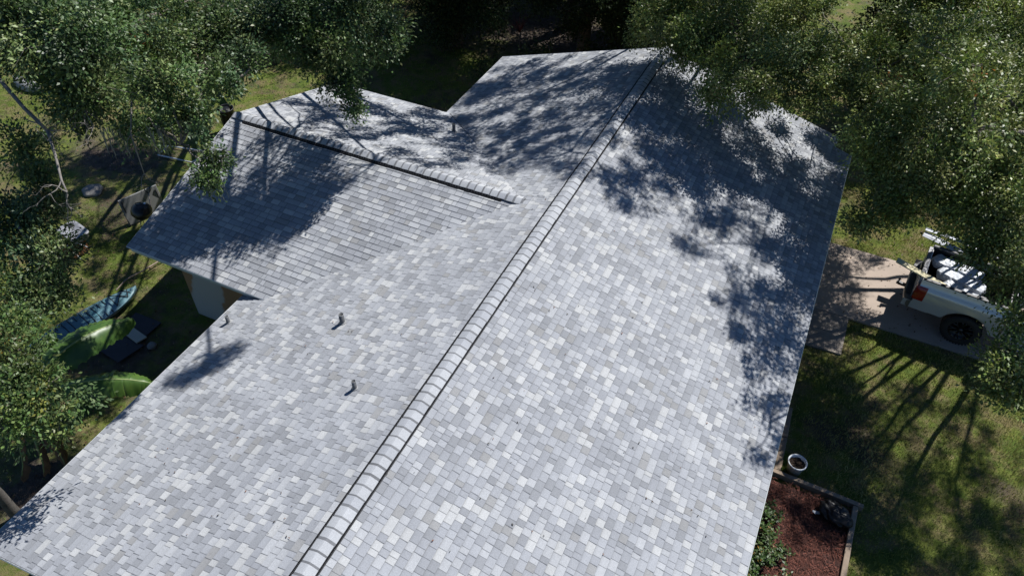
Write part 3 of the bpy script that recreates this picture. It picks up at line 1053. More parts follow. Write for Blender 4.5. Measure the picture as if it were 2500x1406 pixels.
slab('rubber_mat', [(-9.78, -1.10), (-8.98, -1.20), (-8.83, -.52), (-9.72, -.50)], GZ + .008, .03, M['mat'], 'dark flat mat on the bare soil, under the round white lid', 'mat', 'dark mats by the house')
slab('rubber_mat', [(-9.82, -.28), (-9.02, -.28), (-9.0, .26), (-9.84, .24)], GZ + .008, .03, M['mat'], 'dark flat mat on the bare soil, behind the pale board', 'mat', 'dark mats by the house')
M['beige'] = pm('beige_board', (0.47, 0.45, 0.37), (0.40, 0.38, 0.31), 3, 0.7)
slab('board', [(-10.06, -.36), (-9.99, -.12), (-8.92, -.30), (-9.0, -.56)], GZ + .06, .03, M['beige'], 'beige board lying across the dark mats beside the banana leaf', 'board')
b = MB(); b.lathe([(.001, 0), (.115, 0), (.12, .02), (.10, .028), (.001, .03)], 24)
o = b.build('round_lid', M['pot']); o.location = (-9.72, -.77, GZ + .042); tag(o, 'round white lid lying on the dark mat', 'lid')
M['stone'] = pm('pale_stone', (0.24, 0.23, 0.215), (0.17, 0.165, 0.15), 14, 0.9, 0, 0.6)


def stone(x, y, r_, hz, label, seed):
    bm = bmesh.new(); bmesh.ops.create_icosphere(bm, subdivisions=3, radius=1.0)
    for v_ in bm.verts:
        p = v_.co * (1 + .22 * mn.noise(v_.co * 1.7 + Vector((seed, 0, 0))))
        v_.co = Vector((p.x * r_, p.y * r_ * .85, p.z * hz))
    me = bpy.data.meshes.new('stone'); bm.to_mesh(me); bm.free()
    me.polygons.foreach_set('use_smooth', [True] * len(me.polygons)); me.materials.append(M['stone'])
    o = bpy.data.objects.new('stone', me); COL.objects.link(o); o.location = (x, y, GZ + .02)
    return tag(o, label, 'stone')


stone(-8.66, -.43, .13, .05, 'flat pale stone on the dark soil in the shade of the eave', 3)
stone(-14.9, 3.55, .34, .12, 'low grey stone in the grass beside the card table', 8)
M['hose'] = pm('pale_pole', (0.34, 0.27, 0.21), (0.26, 0.2, 0.15), 4, 0.7)
b = MB(); b.tube([(-10.78, .55, GZ + .16), (-10.9, 1.0, GZ + .12), (-10.78, 1.5, GZ + .09), (-10.70, 1.95, GZ + .07), (-10.45, 2.6, GZ + .05)], .022, 8)
tag(b.build('wooden_pole', M['hose']), 'thin pale pole lying on the grass beyond the bow of the kayak', 'pole')

# card table on its edge, kettle grill, shovel
M['tabletop'] = pm('grey_tabletop', (0.26, 0.265, 0.26), (0.22, 0.225, 0.22), 3, 0.6)
ta_, tb_ = Vector((-12.62, 2.78, 0)), Vector((-12.22, 3.86, 0))
tdir = (tb_ - ta_).normalized(); ang = math.atan2(tdir.y, tdir.x)
tbl = empty('card_table', ((ta_.x + tb_.x) / 2, (ta_.y + tb_.y) / 2, GZ), ang, 'grey folding card table standing on its edge behind the kettle grill', 'table')
b = MB(); b.box((0, 0, .45), (1.14, .045, .84), Matrix.Rotation(R(-9), 4, 'X'), ch=.015); b.build('tabletop', M['tabletop'], tbl)
for x in (-.5, .5):
    b = MB(); b.tube([(x, .04, .12), (x, .08, .8)], .014, 8); b.tube([(x * 1.1, -.03, .02), (x * 1.12, .03, .30)], .014, 8); b.build('leg', M['cord'], tbl)
M['enamel'] = pm('black_enamel', (0.010, 0.010, 0.011), (0.014, 0.014, 0.015), 6, 0.3)
gr_ = empty('kettle_grill', (-12.05, 2.95, GZ), R(40), 'black kettle grill on thin legs in front of the card table', 'grill')
b = MB(); b.lathe([(.001, .40), (.12, .42), (.23, .50), (.285, .62), (.29, .66)], 28); b.build('bowl', M['enamel'], gr_)
b = MB(); b.lathe([(.295, .655), (.285, .70), (.24, .80), (.15, .87), (.05, .90), (.001, .905)], 28); ld = b.build('lid', M['enamel'], gr_)
b = MB(); b.tube([(-.07, 0, .89), (-.07, 0, .95), (.07, 0, .95), (.07, 0, .89)], .014, 8); b.build('handle', M['cord'], ld)
b = MB(); b.lathe([(.05, .86), (.05, .875), (.001, .88)], 12, (.15, .05, 0)); b.build('damper', M['bright'], ld)
for k_ in range(3):
    th = 2 * math.pi * k_ / 3
    b = MB(); b.tube([(.17 * math.cos(th), .17 * math.sin(th), .47), (.30 * math.cos(th), .30 * math.sin(th), 0)], .012, 8); b.build('leg', M['bumper'], gr_)
sv = empty('shovel', (-11.72, 2.90, GZ), R(20), 'D-handled shovel leaning on the card table beside the grill', 'shovel')
M['handlewood'] = pm('grey_handle', (0.30, 0.27, 0.24), (0.24, 0.21, 0.19), 7, 0.7)
b = MB(); b.tube([(0, 0, .1), (-.14, .55, 1.02)], .018, 8); b.build('shaft', M['handlewood'], sv)
b = MB(); b.tube([(-.14, .55, 1.0), (-.23, .56, 1.10), (-.23, .58, 1.20), (-.08, .60, 1.20), (-.07, .58, 1.10), (-.14, .55, 1.0)], .014, 8); b.build('handle', M['cord'], sv)
b = MB(); b.grid([[(-.10, -.06, .0), (-.03, -.06, -.0), (.04, -.06, 0), (.10, -.06, 0)], [(-.11, -.03, .16), (-.03, -.045, .16), (.04, -.045, .16), (.11, -.03, .16)], [(-.07, .01, .28), (-.02, -.0, .30), (.02, -.0, .30), (.07, .01, .28)]]); b.build('blade', M['bumper'], sv)

# grey tote on a brown crate with two thin rods
M['tote'] = pm('grey_tote', (0.20, 0.205, 0.22), (0.26, 0.265, 0.28), 3, 0.5)
M['crate'] = pm('brown_crate', (0.20, 0.085, 0.035), (0.14, 0.06, 0.03), 5, 0.7)
cr8 = MB()
cx0, cy0 = -13.12, 1.28
for i in range(3):
    for (dx, dy, sx_, sy_) in ((0, -.24, .56, .02), (0, .24, .56, .02), (-.27, 0, .02, .46), (.27, 0, .02, .46)):
        cr8.box((cx0 + dx, cy0 + dy, GZ + .08 + i * .13), (sx_, sy_, .105), ch=.003)
for dx in (-.26, .26):
    for dy in (-.225, .225):
        cr8.box((cx0 + dx * .94, cy0 + dy * .9, GZ + .2), (.03, .03, .38))
cr8.box((cx0, cy0, GZ + .03), (.5, .44, .02))
tag(cr8.build('wooden_crate', M['crate']), 'brown slatted crate under the grey storage tote', 'crate')
tt = empty('storage_tote', (-13.16, 1.50, GZ + .40), R(-12), 'grey plastic storage tote sitting on the brown crate beside the hanging oak leaves', 'tote')
b = MB()
rings = []
for z_, a_, c_ in ((0, .36, .22), (.02, .37, .23), (.18, .40, .26)):
    rings.append([(a_ * (abs(math.cos(t)) ** .35) * (1 if math.cos(t) >= 0 else -1), c_ * (abs(math.sin(t)) ** .35) * (1 if math.sin(t) >= 0 else -1), z_) for t in [2 * math.pi * j / 32 for j in range(32)]])
b.grid(rings, True, None, True); b.add(rings[0], [tuple(range(32))[::-1]]); b.build('tub', M['tote'], tt)
b = MB()
rings = []
for z_, s_ in ((.18, 1.0), (.18, 1.09), (.215, 1.09), (.225, 1.03), (.222, .7), (.21, .66), (.21, .01)):
    rings.append([(.40 * s_ * (abs(math.cos(t)) ** .35) * (1 if math.cos(t) >= 0 else -1), .26 * s_ * (abs(math.sin(t)) ** .35) * (1 if math.sin(t) >= 0 else -1), z_) for t in [2 * math.pi * j / 32 for j in range(32)]])
b.grid(rings, True, None, True); ldo = b.build('lid', M['tote'], tt)
for x in (-.3, .3):
    b = MB()
    b.tube([(x, -.29, .20), (x, -.31, .235), (x + .07, -.31, .235), (x + .07, -.29, .20)], .012, 6)
    b.build('latch', M['cord'], ldo)
b = MB()
b.box((-.24, .09, .222), (.2, .13, .02), ch=.006)
b.build('handle', M['cord'], ldo)
for i, (p, q, lb) in enumerate((((-13.45, 1.20, GZ + .62), (-12.6, 1.05, GZ + .12), 'thin white rod propped on the grey tote, the longer of two'), ((-13.05, 1.20, GZ + .58), (-12.55, 1.38, GZ + .30), 'short thin white rod on the house side of the grey tote'))):
    b = MB(); b.tube([p, q], .011, 6); tag(b.build('thin_rod', M['pot']), lb, 'rod')

# white pipe frame on the grass
b = MB()
pf = [(-14.54, 6.40, GZ + .05), (-14.46, 5.85, GZ + .05), (-13.20, 6.02, GZ + .05), (-13.02, 6.75, GZ + .05), (-14.54, 6.40, GZ + .05)]
for p, q in zip(pf, pf[1:]):
    b.tube([p, q], .022, 8)
tag(b.build('pipe_frame', M['pot']), 'white plastic pipe frame lying on the grass by the wing gable', 'frame')

# tall black bin with a rolled grey sheet inside, beyond the gable
bn = empty('trash_bin', (-13.42, 8.15, GZ), 0, 'tall black round bin with a rolled grey sheet inside, beyond the wing gable', 'bin')
M['bin'] = pm('black_bin', (0.010, 0.010, 0.011), (0.016, 0.016, 0.017), 6, 0.45)
b = MB(); b.lathe([(.001, 0), (.20, 0), (.21, .04), (.255, .78), (.275, .79), (.275, .83), (.25, .83), (.245, .78), (.225, .45)], 28)
b.lathe([(.245, .36), (.252, .37), (.245, .38)], 28); b.build('drum', M['bin'], bn)
b = MB()
pts_ = []
for i in range(34):
    t = i * .36
    r_ = .09 + .008 * i * .55
    pts_.append((r_ * math.cos(t) * .8 - .02, r_ * math.sin(t) * .8))
b.grid([[(x, y, z_) for x, y in pts_] for z_ in (.45, .80 )], True)
b.build('rolled_sheet', M['tabletop'], bn)

# pale upturned hull at the back of the yard
b = MB()
rows_ = []
for i in range(25):
    t = i / 24 * 2 - 1
    w_ = .45 * max(.03, 1 - abs(t) ** 2.4) ** .8
    rows_.append([(t * 1.35, w_ * math.cos(a), .03 + .38 * math.sin(a) ** .9 * (1 - .3 * abs(t) ** 3) + (.008 if j % 2 else 0)) for j, a in enumerate([math.pi * j / 14 for j in range(15)])])
b.grid(rows_)
o = b.build('upturned_boat', M['tabletop']); o.scale = (.62, .62, .62); o.location = (-21.9, 7.1, GZ); o.rotation_euler = (0, 0, R(-8))
tag(o, 'pale grey upturned small boat in the grass at the back of the yard', 'boat')
# ------------------------------------------------------------------ foliage
def leaf_mat(name, trans=0.24, rough=0.46, spec=0.42):
    m, n, bs, out = new_mat(name)
    t = attr(n, 'tint')
    c = t.outputs['Color']
    n.links.new(c, bs.inputs['Base Color'])
    bs.inputs['Roughness'].default_value = rough
    bs.inputs['Specular IOR Level'].default_value = spec
    tr = n.nodes.new('ShaderNodeBsdfTranslucent')
    n.links.new(mixrgb(n, c, (0.75, 0.95, 0.25), 0.35, 'MULTIPLY'), tr.inputs['Color'])
    mx = n.nodes.new('ShaderNodeMixShader')
    mx.inputs[0].default_value = trans
    n.links.new(bs.outputs[0], mx.inputs[1]); n.links.new(tr.outputs[0], mx.inputs[2])
    n.links.new(mx.outputs[0], out.inputs[0])
    return m


M['leaf'] = leaf_mat('oak_leaf')
M['leaf2'] = leaf_mat('shade_leaf', 0.15, 0.6, 0.2)
M['bark'] = pm('grey_bark', (0.13, 0.12, 0.11), (0.07, 0.065, 0.06), 9, 0.95, 0, 0.9, 0.2, 40)
M['limb'] = pm('limb_bark', (0.22, 0.195, 0.17), (0.12, 0.105, 0.09), 9, 0.95, 0, 0.9, 0.2, 40)
M['palebark'] = pm('pale_twig', (0.24, 0.22, 0.20), (0.15, 0.14, 0.125), 12, 0.9, 0, 0.6, 0.2, 50)
M['moss'] = leaf_mat('hanging_moss', 0.1, 0.9, 0.1)

GREENS = np.array([(0.062, 0.105, 0.036), (0.085, 0.140, 0.044), (0.115, 0.172, 0.052), (0.068, 0.115, 0.052), (0.150, 0.195, 0.070)])
OLIVE = np.array([(0.120, 0.165, 0.044), (0.165, 0.215, 0.054), (0.215, 0.260, 0.068), (0.125, 0.170, 0.062), (0.255, 0.285, 0.092)])


def unit(a):
    return a / np.maximum(np.linalg.norm(a, axis=-1, keepdims=True), 1e-9)


def leaf_quads(pos, d, size, rs, up=0.55, aspect=0.48, bias=None):
    """diamond leaves slightly folded: pos (N,3) base, d (N,3) direction, size (N,)"""
    N = len(pos)
    nrm = unit(rs.normal(size=(N, 3)) + np.array([0, 0, up * 2])) if bias is None else unit(rs.normal(size=(N, 3)) * .5 + bias)
    d = unit(d)
    s = unit(np.cross(d, nrm))
    nn = np.cross(s, d)
    L = size[:, None]
    w = L * aspect * rs.uniform(.8, 1.2, (N, 1)) * .5
    mid = pos + d * L * rs.uniform(.42, .58, (N, 1))
    fold = nn * L * rs.uniform(.02, .16, (N, 1))
    return np.stack([pos, mid + s * w + fold, pos + d * L + nn * L * rs.uniform(-.12, .06, (N, 1)), mid - s * w + fold], axis=1)


def crown_leaves(blobs, rs, leaf=(0.05, 0.085), density=3.4, sub=0.33, flat=0.8, greens=GREENS, accent=0.012, up=0.55, droop=0.25, cap=None):
    """blobs: (x,y,z,r,dens). Every blob is filled with twig sprays; returns quads, colours, spray centres"""
    Qs, Cs, tw = [], [], []
    area = (np.mean(leaf) ** 2) * 0.25
    for (x, y, z, r, dn) in blobs:
        c = np.array([x, y, z])
        nl = int(density * dn * math.pi * r * r / area)
        ss = min(sub, max(.12, r * .5)) * (1.25 if leaf[1] > .12 else 1)
        ns = max(4, int(3.6 * (r / ss) ** 2 * (.45 + .4 * dn)))
        if dn != 1:                         # shadow-casting boughs, mostly unseen: tight leaf clumps gapped to shape sun flecks
            ss = .20
            ns = max(3, int(27 * (r / .8) ** 2 * dn))
            nl = int(ns * 2.7 * 1.6 * ss * ss / area)
        q = unit(rs.normal(size=(ns, 3))) * (rs.uniform(.18, 1.0, (ns, 1)) ** .55) * r
        q *= 1 + .22 * rs.normal(size=(ns, 1)).clip(-1.5, 1.5)
        q[:, 2] *= flat
        cen = c + q
        out = unit(q + rs.normal(size=(ns, 3)) * .45 * r + np.array([0, 0, -droop * r]))
        per = max(6, nl // ns)
        wgt = rs.uniform(.4, 1.6, ns)
        tone = greens[rs.randint(len(greens), size=ns)] * rs.uniform(.55, 1.45, (ns, 1))
        for i in range(ns):
            k = int(per * wgt[i])
            if k < 2:
                continue
            t = rs.uniform(-1, 1, (k, 1))
            sz = ss * rs.uniform(.75, 1.3)
            off = rs.normal(size=(k, 3)) * sz * .42
            p = cen[i] + out[i] * t * sz * .9 + off
            p[:, 2] -= (t[:, 0] * .5 + .5) ** 2 * sz * .35
            d = unit(out[i] * .7 + unit(off) * .8 + rs.normal(size=(k, 3)) * .55)
            Qs.append(leaf_quads(p, d, rs.uniform(leaf[0], leaf[1], k), rs, up, .5, unit(unit(q[i]) * .9 + np.array([0, 0, up * 1.9]) + rs.normal(size=3) * .35)))
            col = tone[i] * rs.uniform(.7, 1.35, (k, 1)) * (1 + rs.normal(size=(k, 3)) * .06)
            if rs.rand() < accent:
                a = rs.rand(k) < .5
                col[a] = np.array([(.42, .26, .03), (.40, .14, .05), (.24, .24, .05)])[rs.randint(3)] * rs.uniform(.6, 1.1, (a.sum(), 1))
            Cs.append(np.clip(col, .004, .8))
            tw.append((c, cen[i], out[i], sz))
    return np.concatenate(Qs), np.concatenate(Cs), tw


def bez(p0, p1, p2, n=8):
    p0, p1, p2 = Vector(p0), Vector(p1), Vector(p2)
    return [p0 * (1 - t) ** 2 + p1 * 2 * t * (1 - t) + p2 * t * t for t in [i / n for i in range(n + 1)]]


def wob(pts, rs, a):
    return [pts[0]] + [p + Vector(rs.normal(size=3) * a) for p in pts[1:-1]] + [pts[-1]]


def tree(name, base, blobs, label, cat, seed, leaf=(0.05, 0.085), density=3.4, trunk_r=.3, split=2.4, nlimb=6, mat='leaf', group=None, twigs=.22, greens=GREENS, accent=.012, sub=.33, flat=.8, droop=.25, up=.55, lean=(0, 0)):
    rs = np.random.RandomState(seed)
    base = Vector(base)
    root = empty(name, base, 0, label, cat, group)
    Q, Cc, tw = crown_leaves(blobs, rs, leaf, density, sub, flat, greens, accent, up, droop)
    Q = Q - np.array(base)
    np_quads('crown', Q, Cc, M[mat], root)
    # trunk and limbs
    T = MB()
    top = base + Vector((lean[0], lean[1], split))
    pts = wob(bez(base + Vector((0, 0, -.25)), base + Vector((lean[0] * .2, lean[1] * .2, split * .6)), top, 6), rs, trunk_r * .12)
    T.tube([p - base for p in pts], [trunk_r * (1.45 if i == 0 else 1.15 - .35 * i / 6) for i in range(7)], 12)
    trunk = T.build('trunk', M['bark'], root)
    P = np.array([b[:3] for b in blobs])
    kk = min(nlimb, len(P))
    ce = P[rs.choice(len(P), kk, replace=False)]
    for _ in range(12):
        lab = np.argmin(((P[:, None] - ce[None]) ** 2).sum(-1), axis=1)
        ce = np.array([P[lab == j].mean(0) if (lab == j).any() else ce[j] for j in range(kk)])
    LB = MB()
    for j in range(kk):
        idx = np.where(lab == j)[0]
        if not len(idx):
            continue
        node = Vector(ce[j]) - Vector((0, 0, .25))
        midp = top.lerp(node, .5) + Vector((0, 0, .05 * (node - top).length)) + Vector(rs.normal(size=3) * .25)
        r0 = trunk_r * .28
        LB.tube([p - base for p in wob(bez(top - Vector((0, 0, .1)), midp, node, 9), rs, .06)], [max(.008, r0 * min(1, (.3 + len(idx)) / 4.3) * (1 - .72 * i / 9)) for i in range(10)], 8)
        for i in idx:
            e_ = Vector(P[i])
            rl = min(r0 * .2, .045 * blobs[i][3])
            m_ = node.lerp(e_, .5) + Vector(rs.normal(size=3) * .15)
            LB.tube([p - base for p in wob(bez(node, m_, e_, 5), rs, .04)], [rl * (1 - .6 * q_ / 5) + .005 for q_ in range(6)], 6)
    if twigs > 0:
        for (c, s, o_, sz) in tw:
            if rs.rand() < twigs and c[2] < 4.2:
                a, b_ = Vector(c), Vector(s)
                e_ = b_ + Vector(o_) * sz * 1.1
                LB.tube([p - base for p in wob(bez(a, a.lerp(b_, .6) + Vector(rs.normal(size=3) * .06), b_, 3), rs, .02)] + [e_ - base], [.015, .012, .009, .007, .003], 4, False)
    LB.build('limb', M['limb'], root)
    return root


def bare_branch(parent, pts, r0, r1, seed, forks=10, ln=.5, m='palebark', name='bare_branch'):
    """a pale leafless limb with forked ends, in the coordinates of the world, hung under a tree"""
    rs = np.random.RandomState(seed)
    base = parent.location
    pts = [Vector(p) for p in pts]
    B_ = MB()
    n_ = len(pts)
    B_.tube([p - base for p in pts], [r0 + (r1 - r0) * i / (n_ - 1) for i in range(n_)], 7)

    def fork(p, d, l, r, lev):
        q = [p]
        for i in range(4):
            d = (d + Vector(rs.normal(size=3) * .28)).normalized()
            q.append(q[-1] + d * l / 4)
        B_.tube([x - base for x in q], [r * (1 - .75 * i / 4) for i in range(5)], 5, False)
        if lev > 0:
            for _ in range(2):
                i = rs.randint(2, 5)
                fork(q[i], (d + Vector(rs.normal(size=3) * .7)).normalized(), l * .6, r * .5, lev - 1)
    for _ in range(forks):
        i = rs.randint(n_ // 2, n_)
        d = (pts[i] - pts[i - 1]).normalized()
        fork(pts[i], (d + Vector(rs.normal(size=3) * .6)).normalized(), ln * rs.uniform(.5, 1.1), r1 * 1.0, 2)
    return B_.build(name, M[m], parent)


def moss_strands(parent, spots, seed, n=60, ln=.5):
    rs = np.random.RandomState(seed)
    base = np.array(parent.location)
    Qs, Cs = [], []
    for (x, y, z, r) in spots:
        for _ in range(n):
            p = np.array([x, y, z]) + rs.normal(size=3) * np.array([r, r, r * .3])
            l = ln * rs.uniform(.4, 1.2)
            k = 7
            w = rs.uniform(.004, .009)
            th = rs.uniform(0, 3.14)
            s = np.array([math.cos(th), math.sin(th), 0]) * w
            for i in range(k):
                q = p + np.array([rs.normal() * .012, rs.normal() * .012, -l / k])
                Qs.append([p - s, p + s, q + s * .9, q - s * .9])
                Cs.append(np.array((.20, .215, .19)) * rs.uniform(.7, 1.25))
                p = q
    return np_quads('hanging_moss', np.array(Qs) - base, np.array(Cs), M['moss'], parent)


def plant(name, base, n, spread, h, leaf, label, cat, seed, greens=GREENS * 1.3, stems=9, mat='leaf', group=None, accent=.0, asp=.5, up=.8):
    rs = np.random.RandomState(seed)
    base_v = Vector(base)
    root = empty(name, base_v, 0, label, cat, group)
    S_ = MB(); Qs, Cs = [], []
    for _ in range(stems):
        a = rs.uniform(0, 6.28); rr = rs.uniform(.05, 1) * spread
        tip = Vector((rr * math.cos(a), rr * math.sin(a), h * rs.uniform(.55, 1.05)))
        st = Vector((rr * .3 * math.cos(a), rr * .3 * math.sin(a), 0))
        pts = bez(st, st.lerp(tip, .5) + Vector((0, 0, h * .2)), tip, 5)
        S_.tube(pts, [.010, .009, .008, .007, .005, .003], 5, False)
        k = max(3, n // stems)
        t = rs.uniform(.25, 1.05, k)
        arr = np.array([list(pts[min(5, int(x * 5))].lerp(pts[min(5, int(x * 5) + 1)], x * 5 - int(x * 5)) if x < 1 else pts[5]) for x in t])
        arr += rs.normal(size=(k, 3)) * spread * .10
        d = rs.normal(size=(k, 3)); d[:, 2] = np.abs(d[:, 2]) * .3
        Qs.append(leaf_quads(arr, d, rs.uniform(leaf[0], leaf[1], k), rs, up, asp))
        col = greens[rs.randint(len(greens), size=k)] * rs.uniform(.7, 1.3, (k, 1))
        if accent:
            am = rs.rand(k) < accent
            col[am] = np.array((.34, .20, .04)) * rs.uniform(.6, 1.2, (am.sum(), 1))
        Cs.append(col)
    np_quads('leaves', np.concatenate(Qs), np.concatenate(Cs), M[mat], root)
    S_.build('stem', M['bark'], root)
    return root


